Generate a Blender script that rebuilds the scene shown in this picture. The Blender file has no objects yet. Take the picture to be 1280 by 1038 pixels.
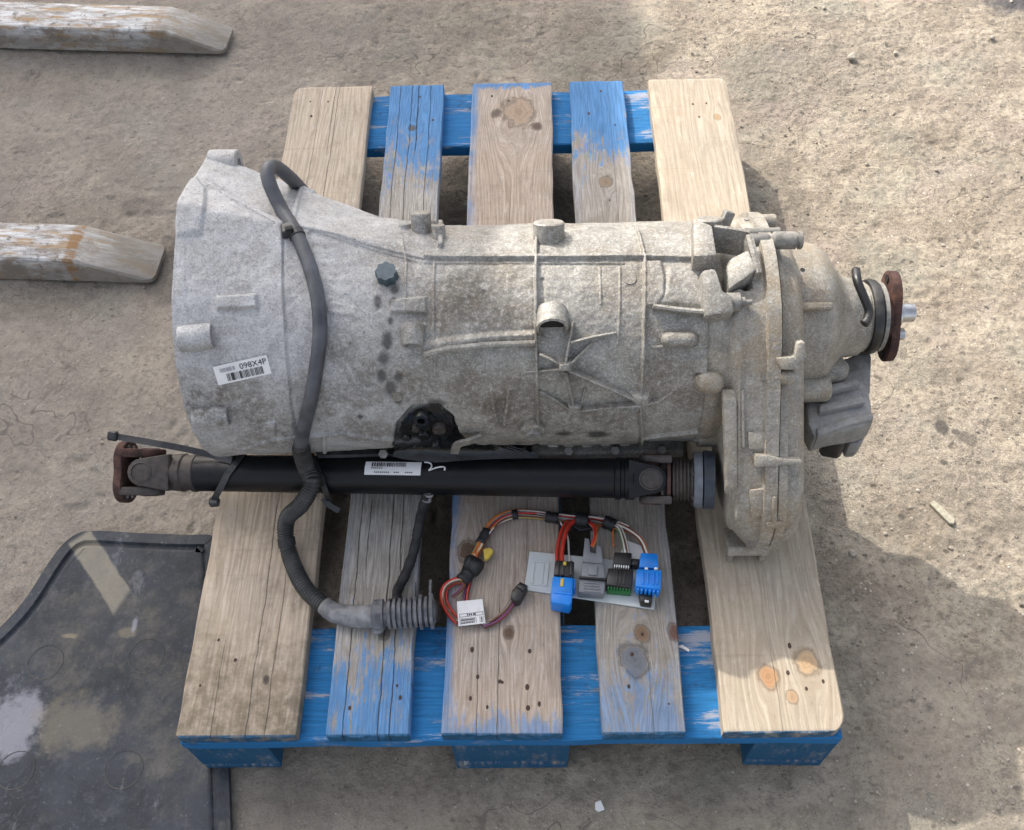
import bpy, bmesh, math, random
import numpy as np
from mathutils import Vector, Matrix

S = bpy.context.scene
C = S.collection
PI = math.pi
rnd = random.Random(7)

# ------------------------------------------------------------------ camera
CAM = np.array([0.03716, -0.35504, 1.35114])
PITCH, YAW, ROLL, FPX = 0.977673, -0.040558, -0.048860, 1262.16
_cp, _sp, _cy, _sy = math.cos(PITCH), math.sin(PITCH), math.cos(YAW), math.sin(YAW)
_f = np.array([_sy * _cp, _cy * _cp, -_sp]); _r = np.array([_cy, -_sy, 0.0]); _u = np.cross(_r, _f)
_cr, _sr = math.cos(ROLL), math.sin(ROLL)
CM = np.array([_cr * _r + _sr * _u, -_sr * _r + _cr * _u, _f])
cam = bpy.data.cameras.new('camera'); camo = bpy.data.objects.new('camera', cam); C.objects.link(camo)
cam.sensor_width = 36.0; cam.sensor_fit = 'HORIZONTAL'; cam.lens = FPX * 36.0 / 1280.0
cam.clip_start = 0.02; cam.clip_end = 2000.0
m4 = Matrix.Identity(4)
for i in range(3):
    m4[i][0] = CM[0][i]; m4[i][1] = CM[1][i]; m4[i][2] = -CM[2][i]; m4[i][3] = CAM[i]
camo.matrix_world = m4
S.camera = camo

# ------------------------------------------------------------------ light
SUN = Vector((-0.70, 0.93, 1.0)).normalized()          # towards the sun
EL = math.asin(SUN.z); AZ = math.atan2(SUN.x, SUN.y)
w = bpy.data.worlds.new('World'); S.world = w; w.use_nodes = True
wn = w.node_tree.nodes; wl = w.node_tree.links
bgn = wn.get('Background') or wn.new('ShaderNodeBackground')
sky = wn.new('ShaderNodeTexSky'); sky.sky_type = 'NISHITA'; sky.sun_disc = False
sky.sun_elevation = EL; sky.sun_rotation = AZ
sky.air_density = 1.0; sky.dust_density = 5.0; sky.ozone_density = 1.0
hs = wn.new('ShaderNodeHueSaturation'); hs.inputs['Saturation'].default_value = 0.5      # thin bright haze over the whole sky
wl.new(sky.outputs[0], hs.inputs['Color']); wl.new(hs.outputs[0], bgn.inputs[0]); bgn.inputs[1].default_value = 0.15
sl = bpy.data.lights.new('sun', 'SUN'); sl.energy = 2.15; sl.angle = math.radians(0.53); sl.color = (1.0, 0.95, 0.87)
so = bpy.data.objects.new('sun', sl); C.objects.link(so)
so.rotation_euler = SUN.to_track_quat('Z', 'Y').to_euler(); so.location = (-3, 4, 5)
S.view_settings.view_transform = 'Standard'; S.view_settings.look = 'None'
S.view_settings.gamma = 1.0; S.view_settings.use_curve_mapping = False
S.view_settings.exposure = 1.2

# ------------------------------------------------------------------ measuring helpers (photo pixel -> place in the yard)
def ray(u, v):
    return np.array([(u - 640) / FPX, -(v - 519) / FPX, 1.0]) @ CM
def at(u, v, z):
    d = ray(u, v); return CAM + d * ((z - CAM[2]) / d[2])
def onx(u, v, x):
    d = ray(u, v); return CAM + d * ((x - CAM[0]) / d[0])

AX = np.array([0.457, 0.33])                            # gearbox axis (y, z)
RAX = np.array([0.477, 0.33])                           # rear housing axis
def rprof(x): return np.interp(x, [-0.37, -0.352, -0.08, 0.5], [0.171, 0.168, 0.14, 0.14])
_T = np.linspace(0.6, 1.8, 6001)
def axy(x): return np.interp(x, [-0.37, -0.08], [0.473, AX[0]])
def axz(x): return np.interp(x, [-0.37, -0.08], [0.340, AX[1]])
def body(u, v, off=0.0, ax=None, rp=rprof):
    P = CAM + _T[:, None] * ray(u, v)
    cy, cz = (axy(P[:, 0]), axz(P[:, 0])) if ax is None else ax
    g = np.hypot(P[:, 1] - cy, P[:, 2] - cz) - rp(P[:, 0]) - off
    i = int(np.argmax(g < 0))
    if g[i] >= 0: i = int(np.argmin(g))
    return P[i]
def nrm(P, ax=None):
    if ax is None: ax = (float(axy(P[0])), float(axz(P[0])))
    n = np.array([0, P[1] - ax[0], P[2] - ax[1]]); return n / np.linalg.norm(n)
def ang(P): return math.atan2(-(P[1] - AX[0]), P[2] - AX[1])
def rear(u, v, off=0.0): return body(u, v, off, RAX, lambda x: np.full_like(np.asarray(x, float), 0.097))

def vnoise(x, y, sc, seed=0):
    x = np.asarray(x, float) * sc + 1000.3; y = np.asarray(y, float) * sc + 1000.7
    xi = np.floor(x).astype(np.int64); yi = np.floor(y).astype(np.int64)
    fx = x - xi; fy = y - yi; fx = fx * fx * (3 - 2 * fx); fy = fy * fy * (3 - 2 * fy)
    def h(a, b):
        n = (a * 374761393 + b * 668265263 + seed * 1442695041) & 0xffffffff
        n = ((n ^ (n >> 13)) * 1274126177) & 0xffffffff
        return ((n ^ (n >> 16)) & 0xffff) / 65535.0
    return (h(xi, yi) * (1 - fx) + h(xi + 1, yi) * fx) * (1 - fy) + (h(xi, yi + 1) * (1 - fx) + h(xi + 1, yi + 1) * fx) * fy
def sstep(e0, e1, x):
    t = np.clip((x - e0) / (e1 - e0), 0, 1); return t * t * (3 - 2 * t)

# ------------------------------------------------------------------ materials
class Mt:
    def __init__(s, name, rough=0.7, metal=0.0, spec=0.5):
        s.m = bpy.data.materials.new(name); s.m.use_nodes = True
        s.t = s.m.node_tree; s.N = s.t.nodes; s.L = s.t.links
        s.p = s.N.get('Principled BSDF'); s.p.inputs['Roughness'].default_value = rough
        s.p.inputs['Metallic'].default_value = metal; s.p.inputs['Specular IOR Level'].default_value = spec
        s.tc = s.N.new('ShaderNodeTexCoord'); s.obj = s.tc.outputs['Object']
    def set(s, sock, v):
        if isinstance(v, bpy.types.NodeSocket): s.L.new(v, sock)
        elif isinstance(v, (tuple, list)) and sock.type == 'RGBA' and len(v) == 3: sock.default_value = (*v, 1)
        else: sock.default_value = v
    def map(s, sc=(1, 1, 1), loc=(0, 0, 0), rot=(0, 0, 0), vec=None):
        n = s.N.new('ShaderNodeMapping'); s.set(n.inputs['Vector'], vec or s.obj)
        n.inputs['Scale'].default_value = sc; n.inputs['Location'].default_value = loc; n.inputs['Rotation'].default_value = rot
        return n.outputs[0]
    def noise(s, scale, detail=4, rough=0.55, vec=None, dist=0.0):
        n = s.N.new('ShaderNodeTexNoise'); s.set(n.inputs['Vector'], vec or s.obj)
        n.inputs['Scale'].default_value = scale; n.inputs['Detail'].default_value = detail
        n.inputs['Roughness'].default_value = rough; n.inputs['Distortion'].default_value = dist
        return n.outputs[0]
    def vor(s, scale, vec=None, feat='F1'):
        n = s.N.new('ShaderNodeTexVoronoi'); n.feature = feat; s.set(n.inputs['Vector'], vec or s.obj); n.inputs['Scale'].default_value = scale
        return n.outputs[0]
    def specks(s, scale, r, share, seed=0, sc=(1, 1, 1), rot=0.0):
        n = s.N.new('ShaderNodeTexVoronoi'); s.set(n.inputs['Vector'], s.map(sc, (seed * 1.7, seed * 3.1, seed), (0, 0, rot))); n.inputs['Scale'].default_value = scale
        sp = s.N.new('ShaderNodeSeparateColor'); s.L.new(n.outputs['Color'], sp.inputs[0])
        d = s.mth('ADD', n.outputs['Distance'], s.mth('MULTIPLY', s.mth('SUBTRACT', s.noise(scale * 2.2, 3, .6), .5), r * .9))
        rr = s.mr(sp.outputs[1], 0, 1, r * .4, r, False)
        return s.mth('MULTIPLY', s.mth('LESS_THAN', sp.outputs[0], share), s.mr(s.mth('DIVIDE', d, rr), .8, 1.05, 1, 0))
    def mr(s, x, a, b, c=0.0, d=1.0, smooth=True):
        n = s.N.new('ShaderNodeMapRange'); n.interpolation_type = 'SMOOTHSTEP' if smooth else 'LINEAR'
        s.set(n.inputs[0], x)
        for k, q in zip((1, 2, 3, 4), (a, b, c, d)): s.set(n.inputs[k], q)
        return n.outputs[0]
    def mth(s, op, a, b=0.0, c=0.0, clamp=False):
        n = s.N.new('ShaderNodeMath'); n.operation = op; n.use_clamp = clamp
        s.set(n.inputs[0], a); s.set(n.inputs[1], b); s.set(n.inputs[2], c); return n.outputs[0]
    def mix(s, f, a, b, mode='MIX'):
        n = s.N.new('ShaderNodeMixRGB'); n.blend_type = mode
        s.set(n.inputs[0], f); s.set(n.inputs[1], a); s.set(n.inputs[2], b); return n.outputs[0]
    def sep(s, vec=None):
        n = s.N.new('ShaderNodeSeparateXYZ'); s.set(n.inputs[0], vec or s.obj); return n.outputs
    def comb(s, x, y, z):
        n = s.N.new('ShaderNodeCombineXYZ'); s.set(n.inputs[0], x); s.set(n.inputs[1], y); s.set(n.inputs[2], z); return n.outputs[0]
    def dist(s, pt, vec=None, sc=(1, 1, 1)):
        n = s.N.new('ShaderNodeVectorMath'); n.operation = 'SUBTRACT'; s.set(n.inputs[0], vec or s.obj); n.inputs[1].default_value = pt
        k = s.N.new('ShaderNodeVectorMath'); k.operation = 'MULTIPLY'; s.L.new(n.outputs[0], k.inputs[0]); k.inputs[1].default_value = sc
        l = s.N.new('ShaderNodeVectorMath'); l.operation = 'LENGTH'; s.L.new(k.outputs[0], l.inputs[0]); return l.outputs['Value']
    def col(s, c): s.set(s.p.inputs['Base Color'], c); return s
    def rough(s, r): s.set(s.p.inputs['Roughness'], r); return s
    def bump(s, h, strength=0.5, dist=0.002, prev=None):
        n = s.N.new('ShaderNodeBump'); n.inputs['Strength'].default_value = strength; n.inputs['Distance'].default_value = dist
        s.set(n.inputs['Height'], h)
        if prev: s.L.new(prev, n.inputs['Normal'])
        s.L.new(n.outputs[0], s.p.inputs['Normal']); return n.outputs[0]

def plain(name, c, rough=0.6, metal=0.0, var=0.25, sc=60, bump=0.25, dust=0.0, dustc=(0.32, 0.29, 0.25)):
    m = Mt(name, rough, metal)
    n = m.noise(sc, 5)
    k = m.mix(m.mr(n, 0.3, 0.7), tuple(q * (1 - var) for q in c), tuple(min(1, q * (1 + var)) for q in c))
    if dust: k = m.mix(m.mr(m.noise(sc * 0.35, 6, 0.65), 0.42, 0.75, 0, dust), k, dustc)
    m.col(k); m.bump(n, bump, 0.001); m.rough(m.mr(n, 0.2, 0.8, max(0, rough - 0.12), min(1, rough + 0.12)))
    return m.m

GR = np.array([0.05, 0.457, 0.144])                    # gearbox root; its parts' object coordinates start here
def cast_alu(name, lo, hi, dirt, dirt_amt=0.6, spots=(), white=0.35, pale=None, grime_shade=(), grain=0.5):
    m = Mt(name, 0.62, 0.22, 0.4)
    big = m.noise(9, 5, 0.6); mid = m.noise(55, 6, 0.7); fine = m.noise(420, 3, 0.7); grit = m.vor(520)
    sp = m.noise(150, 5, 0.75); sp2 = m.noise(210, 4, 0.75, vec=m.map(loc=(3, 1, 5)))
    k = m.mix(m.mr(mid, 0.3, 0.7), lo, hi)
    wh = white
    if pale:
        x, y, z = m.sep(); px = m.mr(m.mth('ADD', x, m.mth('MULTIPLY', m.mth('SUBTRACT', big, .5), .25)), -0.09, -0.25)
        k = m.mix(px, k, m.mix(m.mr(mid, 0.3, 0.7), *pale)); dirt_f = m.mr(px, 0, 1, dirt_amt, dirt_amt * .45)
    else: dirt_f = dirt_amt
    k = m.mix(m.mth('MULTIPLY', m.mr(m.noise(13, 6, 0.72, vec=m.map(loc=(2, 7, 1))), 0.44, 0.64), dirt_f), k, dirt)
    g1 = m.noise(430, 2, 0.6, vec=m.map(loc=(1, 6, 2))); g2 = m.noise(480, 2, 0.6, vec=m.map(loc=(7, 2, 9)))
    k = m.mix(m.mr(sp, 0.5, 0.66, 0, white * .8), k, (0.6, 0.59, 0.57))
    k = m.mix(m.mr(sp2, 0.53, 0.68, 0, 0.4), k, (0.15, 0.138, 0.12))
    k = m.mix(m.mr(g1, 0.5, 0.64, 0, 0.55 * grain), k, (0.66, 0.65, 0.62)); k = m.mix(m.mr(g2, 0.5, 0.64, 0, 0.62 * grain), k, (0.1, 0.093, 0.082))
    k = m.mix(m.mth('MULTIPLY', m.mr(m.noise(26, 5, 0.75, vec=m.map(loc=(9, 2, 4))), 0.52, 0.68), m.mr(sp, .58, .42, .15, .55)), k, (0.13, 0.12, 0.105))
    for P, r, sc in grime_shade:
        d = m.mth('ADD', m.dist(tuple(P - GR)), m.mth('MULTIPLY', m.mth('SUBTRACT', m.noise(30, 5, .7), .5), r * 1.6))
        k = m.mix(m.mth('MULTIPLY', m.mr(d, r * .3, r, 1, 0), m.mr(sp, .64, .36, .12, .62)), k, (0.105, 0.088, 0.066))
    pit = m.mr(m.vor(75), 0.05, 0.11, 1, 0)
    pit = m.mth('MULTIPLY', pit, m.mr(m.noise(14, 2), 0.55, 0.62))
    k = m.mix(m.mth('MULTIPLY', pit, 0.75), k, (0.05, 0.045, 0.04))
    rg = m.mr(mid, 0.2, 0.8, 0.5, 0.72)
    if spots:
        tot = None; wob = m.mth('MULTIPLY', m.noise(95, 4, .65), 0.0085)
        for P, r, sc in spots:
            d = m.mth('ADD', m.dist(tuple(P - GR), sc=sc), wob)
            q = m.mr(d, r * 0.6 + 0.003, r * 1.05 + 0.0068, 1, 0)
            tot = q if tot is None else m.mth('MAXIMUM', tot, q)
        k = m.mix(m.mth('MULTIPLY', tot, 0.8), k, (0.035, 0.032, 0.03))
        rg = m.mix(tot, rg, (0.35, 0.35, 0.35))
    m.col(k); m.rough(rg)
    b = m.bump(g1, 0.35, 0.0006); b = m.bump(grit, 0.25, 0.0006, b); b = m.bump(sp, 0.45, 0.001, b); m.bump(mid, 0.4, 0.0018, b)
    return m.m

OIL = [(body(*p), r, (1.15, .85 - .25 * (i % 3 == 0), .9 - .2 * (i % 2))) for i, (p, r) in enumerate((((472, 377), .006), ((491, 379), .0055), ((481, 348), .004), ((484, 426), .0075), ((480, 448), .0085),
       ((477, 470), .006), ((498, 472), .006), ((488, 486), .0085), ((498, 500), .005), ((450, 521), .003), ((488, 402), .003), ((493, 362), .006)))]
OIL += [(body(747, 541), .011, (0.75, 1, 1)), (body(706, 540), .007, (0.6, 1, 1)), (body(648, 552), .006, (1, 1, 1)), (body(545, 505), .008, (.7, 1, 1)), (body(603, 366), .003, (1, 1, 1))]
GRIME_SHADE = [(body(*p), r, (1, 1, 1)) for p, r in (((612, 350), .055), ((630, 400), .045), ((575, 365), .04), ((640, 505), .05), ((585, 485), .04), ((455, 480), .04), ((760, 520), .04), ((860, 500), .03), ((420, 440), .03), ((560, 400), .03), ((330, 545), .06), ((300, 505), .05), ((450, 540), .05), ((400, 500), .045), ((700, 520), .05), ((520, 480), .04), ((830, 460), .035), ((720, 470), .03), ((260, 500), .04))]  # dirt blotches; those mid-case also paint shade into the colour
M_case = cast_alu('cast_aluminium_case', (0.19, 0.18, 0.157), (0.335, 0.318, 0.283), (0.18, 0.152, 0.115), 0.7, OIL, 0.33, ((0.34, 0.338, 0.338), (0.5, 0.496, 0.498)), GRIME_SHADE)
M_bell = M_case
M_tc = cast_alu('cast_aluminium_transfer', (0.205, 0.186, 0.153), (0.36, 0.332, 0.28), (0.27, 0.215, 0.145), 0.85, (), 0.28, None, (), 0.38)
M_act = cast_alu('actuator_grey', (0.17, 0.17, 0.168), (0.28, 0.275, 0.265), (0.26, 0.235, 0.2), 0.5, (), 0.15, None, (), 0.12)
M_black = plain('black_plastic', (0.01, 0.01, 0.011), 0.45, 0, 0.3, 90, 0.3, 0.15)
M_oily = plain('oily_black', (0.007, 0.007, 0.007), 0.25, 0, 0.3, 90, 0.5)
M_hole = plain('dark_bore', (0.012, 0.011, 0.01), 0.8)
M_shaft = plain('shaft_black_paint', (0.003, 0.0035, 0.005), 0.4, 0, 0.25, 120, 0.25, 0.03, (.08, .08, .085))
M_shaft.node_tree.nodes['Principled BSDF'].inputs['Specular IOR Level'].default_value = 0.3
M_yoke = plain('yoke_dark_steel', (0.045, 0.038, 0.034), 0.55, 0.2, 0.4, 110, 0.5, 0.25, (0.12, 0.09, 0.07))
M_hose = plain('grey_black_hose', (0.055, 0.058, 0.068), 0.45, 0, 0.35, 45, 0.2, 0.3, (0.22, 0.22, 0.23))
M_corr = plain('corrugated_conduit', (0.022, 0.022, 0.023), 0.5, 0, 0.3, 70, 0.2, 0.3, (0.14, 0.135, 0.13))
M_tape = plain('grey_cloth_tape', (0.17, 0.172, 0.18), 0.7, 0, 0.4, 60, 0.6, 0.5, (0.42, 0.41, 0.4))
M_blktape = plain('black_cloth_tape', (0.012, 0.012, 0.014), 0.55, 0, 0.4, 300, 0.7)
M_plug = plain('harness_plug', (0.085, 0.088, 0.098), 0.5, 0, 0.4, 90, 0.4, 0.6, (0.36, 0.35, 0.36))
M_tie = plain('cable_tie_black', (0.014, 0.015, 0.017), 0.42, 0, 0.3, 80, 0.2, 0.1)
M_steel = plain('bright_steel', (0.5, 0.5, 0.5), 0.3, 0.9, 0.2, 90, 0.2)
M_bolt = plain('dull_bolt', (0.2, 0.19, 0.17), 0.55, 0.2, 0.3, 150, 0.4, 0.4)
M_flint = plain('blue_grey_disc', (0.12, 0.135, 0.16), 0.5, 0.1, 0.3, 60, 0.3, 0.2)
M_dkdisc = plain('dark_blue_disc', (0.035, 0.045, 0.065), 0.5, 0.1, 0.3, 60, 0.3, 0.1)
M_capblue = plain('breather_cap', (0.05, 0.075, 0.09), 0.5, 0, 0.3, 120, 0.3)
M_white = plain('white_label', (0.72, 0.71, 0.7), 0.6, 0, 0.06, 60, 0.1)
M_ink = plain('label_ink', (0.03, 0.03, 0.035), 0.7, 0, 0.1)
M_chalk = plain('white_paint_pen', (0.7, 0.7, 0.7), 0.8, 0, 0.15, 300, 0.4)
M_plate = plain('pale_grey_plastic', (0.5, 0.53, 0.53), 0.5, 0, 0.06, 25, 0.15, 0.15, (0.4, 0.36, 0.3))
M_cblue = plain('connector_blue', (0.008, 0.2, 0.66), 0.4, 0, 0.12, 60, 0.1)
M_cgrey = plain('connector_grey', (0.2, 0.205, 0.215), 0.5, 0, 0.12, 60, 0.1)
M_cblk = plain('connector_black', (0.018, 0.016, 0.016), 0.4, 0, 0.2, 60, 0.1)
M_cgrn = plain('connector_green', (0.01, 0.13, 0.025), 0.45, 0, 0.15, 60, 0.1)
M_yel = plain('yellow_clip', (0.6, 0.42, 0.06), 0.5, 0, 0.15, 90, 0.2)
WIRES = {n: plain('wire_' + n, c, 0.45, 0, 0.12, 90, 0.1) for n, c in dict(red=(0.5, 0.035, 0.02), brown=(0.13, 0.05, 0.025), white=(0.62, 0.58, 0.52),
         yellow=(0.55, 0.4, 0.06), green=(0.12, 0.25, 0.1), orange=(0.55, 0.16, 0.03), violet=(0.16, 0.05, 0.13), grey=(0.25, 0.23, 0.22), black=(0.02, 0.02, 0.02)).items()}
def rust_mat():
    m = Mt('rusty_flange', 0.8, 0.0, 0.3); n = m.noise(70, 6, 0.65); n2 = m.noise(30, 4)
    k = m.mix(m.mr(n, 0.35, 0.7), (0.035, 0.02, 0.017), (0.1, 0.05, 0.04)); k = m.mix(m.mr(n2, 0.58, 0.78, 0, .8), k, (0.2, 0.085, 0.035))
    m.col(k); m.bump(n, 0.6, 0.0015); return m.m
M_rust = rust_mat()

# ------------------------------------------------------------------ scene helpers
def mesh_obj(name, verts, faces, mat, parent=None, origin=(0, 0, 0), smooth=False, local=False):
    me = bpy.data.meshes.new(name)
    v = np.asarray(verts, float)
    if not local: v = v - np.asarray(origin, float)
    me.from_pydata(v.tolist(), [], faces); me.update()
    o = bpy.data.objects.new(name, me); C.objects.link(o)
    if mat: me.materials.append(mat)
    if smooth: me.polygons.foreach_set('use_smooth', [True] * len(me.polygons))
    if parent is not None: o.parent = parent
    return o
def thing(name, label, cat, loc=(0, 0, 0), group=None, kind=None):
    o = bpy.data.objects.new(name, None); C.objects.link(o); o.location = tuple(loc); o.empty_display_size = 0.05
    tag(o, label, cat, group, kind); return o
def tag(o, label=None, cat=None, group=None, kind=None):
    if label: o['label'] = label
    if cat: o['category'] = cat
    if group: o['group'] = group
    if kind: o['kind'] = kind
    return o

class MB:
    """collects geometry for one mesh"""
    def __init__(s): s.v = []; s.f = []
    def add(s, v, f):
        b = len(s.v); s.v += [tuple(map(float, q)) for q in v]; s.f += [tuple(b + i for i in q) for q in f]; return s
    def bm(s, b, M=None):
        b.verts.ensure_lookup_table(); b.verts.index_update()
        s.add([(M @ q.co if M else q.co) for q in b.verts], [[x.index for x in q.verts] for q in b.faces]); b.free(); return s
    def box(s, size, M=None, bev=0.0, seg=1):
        b = bmesh.new(); bmesh.ops.create_cube(b, size=1.0); bmesh.ops.scale(b, vec=size, verts=b.verts)
        if bev: bmesh.ops.bevel(b, geom=list(b.edges), offset=bev, segments=seg, affect='EDGES', profile=0.5)
        return s.bm(b, M)
    def prism(s, bot, top, bev=0.0):
        """closed solid between two outlines of the same length"""
        n = len(top); b = bmesh.new(); B = [b.verts.new(tuple(q)) for q in bot]; T = [b.verts.new(tuple(q)) for q in top]
        b.faces.new(T); b.faces.new(B[::-1])
        for i in range(n): b.faces.new((B[i], B[(i + 1) % n], T[(i + 1) % n], T[i]))
        bmesh.ops.recalc_face_normals(b, faces=b.faces)
        if bev: bmesh.ops.bevel(b, geom=list(b.edges), offset=bev, segments=2, affect='EDGES', profile=0.5, clamp_overlap=True)
        return s.bm(b)
    def lathe(s, prof, O, X, n=24, Y=None):
        """prof: (t along X, radius); closed with discs at both ends"""
        X = Vector(X).normalized(); a = Vector(Y).normalized() if Y is not None else X.orthogonal().normalized(); c = X.cross(a); O = Vector(O)
        v = []; f = []
        for t, r in prof:
            for k in range(n):
                q = 2 * PI * k / n; v.append(O + X * t + (a * math.cos(q) + c * math.sin(q)) * r)
        for i in range(len(prof) - 1):
            for k in range(n):
                j = (k + 1) % n; f.append((i * n + k, i * n + j, (i + 1) * n + j, (i + 1) * n + k))
        f.append(tuple(range(n))[::-1]); f.append(tuple((len(prof) - 1) * n + k for k in range(n)))
        return s.add(v, f)
    def tube(s, pts, r, n=10, cap=True):
        """r: number or function of (arc length, index)"""
        P = [Vector(tuple(p)) for p in pts]; up = None; v = []; f = []; L = 0.0
        for i, p in enumerate(P):
            t = (P[min(i + 1, len(P) - 1)] - P[max(i - 1, 0)]).normalized()
            if up is None: up = t.orthogonal().normalized()
            up = (up - t * up.dot(t)).normalized(); c = t.cross(up)
            if i: L += (p - P[i - 1]).length
            rr = r(L, i) if callable(r) else r
            for k in range(n):
                q = 2 * PI * k / n; v.append(p + (up * math.cos(q) + c * math.sin(q)) * rr)
        for i in range(len(P) - 1):
            for k in range(n):
                j = (k + 1) % n; f.append((i * n + k, i * n + j, (i + 1) * n + j, (i + 1) * n + k))
        if cap: f.append(tuple(range(n))[::-1]); f.append(tuple((len(P) - 1) * n + k for k in range(n)))
        return s.add(v, f)
    def ribbon(s, pts, nor, wd, th):
        """flat strap: width across, thickness along nor"""
        P = [Vector(tuple(p)) for p in pts]; v = []; f = []
        for i, p in enumerate(P):
            t = (P[min(i + 1, len(P) - 1)] - P[max(i - 1, 0)]).normalized(); n_ = Vector(tuple(nor[i])); n_ = (n_ - t * n_.dot(t)).normalized(); c = t.cross(n_)
            for a, b in ((1, 1), (-1, 1), (-1, -1), (1, -1)): v.append(p + c * a * wd / 2 + n_ * b * th / 2)
        for i in range(len(P) - 1):
            for k in range(4): f.append((i * 4 + k, i * 4 + (k + 1) % 4, i * 4 + 4 + (k + 1) % 4, i * 4 + 4 + k))
        f.append((3, 2, 1, 0)); e = (len(P) - 1) * 4; f.append((e, e + 1, e + 2, e + 3)); return s.add(v, f)
    def build(s, name, mat, parent=None, origin=(0, 0, 0), smooth=False, local=False, angle=None):
        o = mesh_obj(name, s.v, s.f, mat, parent, origin, smooth or angle is not None, local)
        if angle is not None:
            try: o.data.set_sharp_from_angle(angle=math.radians(angle))
            except Exception: pass
        return o
def spline(pts, n=8):
    """Catmull-Rom through points"""
    P = [np.asarray(p, float) for p in pts]; P = [2 * P[0] - P[1]] + P + [2 * P[-1] - P[-2]]; out = []
    for i in range(1, len(P) - 2):
        for k in range(n):
            t = k / n; a, b, c, d = P[i - 1:i + 3]
            out.append(0.5 * (2 * b + (c - a) * t + (2 * a - 5 * b + 4 * c - d) * t * t + (3 * b - a - 3 * c + d) * t ** 3))
    out.append(P[-2]); return out
def resample(pts, step):
    P = np.array(pts); d = np.r_[0, np.cumsum(np.linalg.norm(np.diff(P, axis=0), axis=1))]; n = max(2, int(d[-1] / step)); q = np.linspace(0, d[-1], n)
    return np.c_[[np.interp(q, d, P[:, k]) for k in range(3)]].T
def slab(px, z0, z1, bev=0.0015):
    top = [at(u, v, z1) for u, v in px]; bot = [np.array([q[0], q[1], z0]) for q in top]
    return MB().prism(bot, top, bev)

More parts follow.
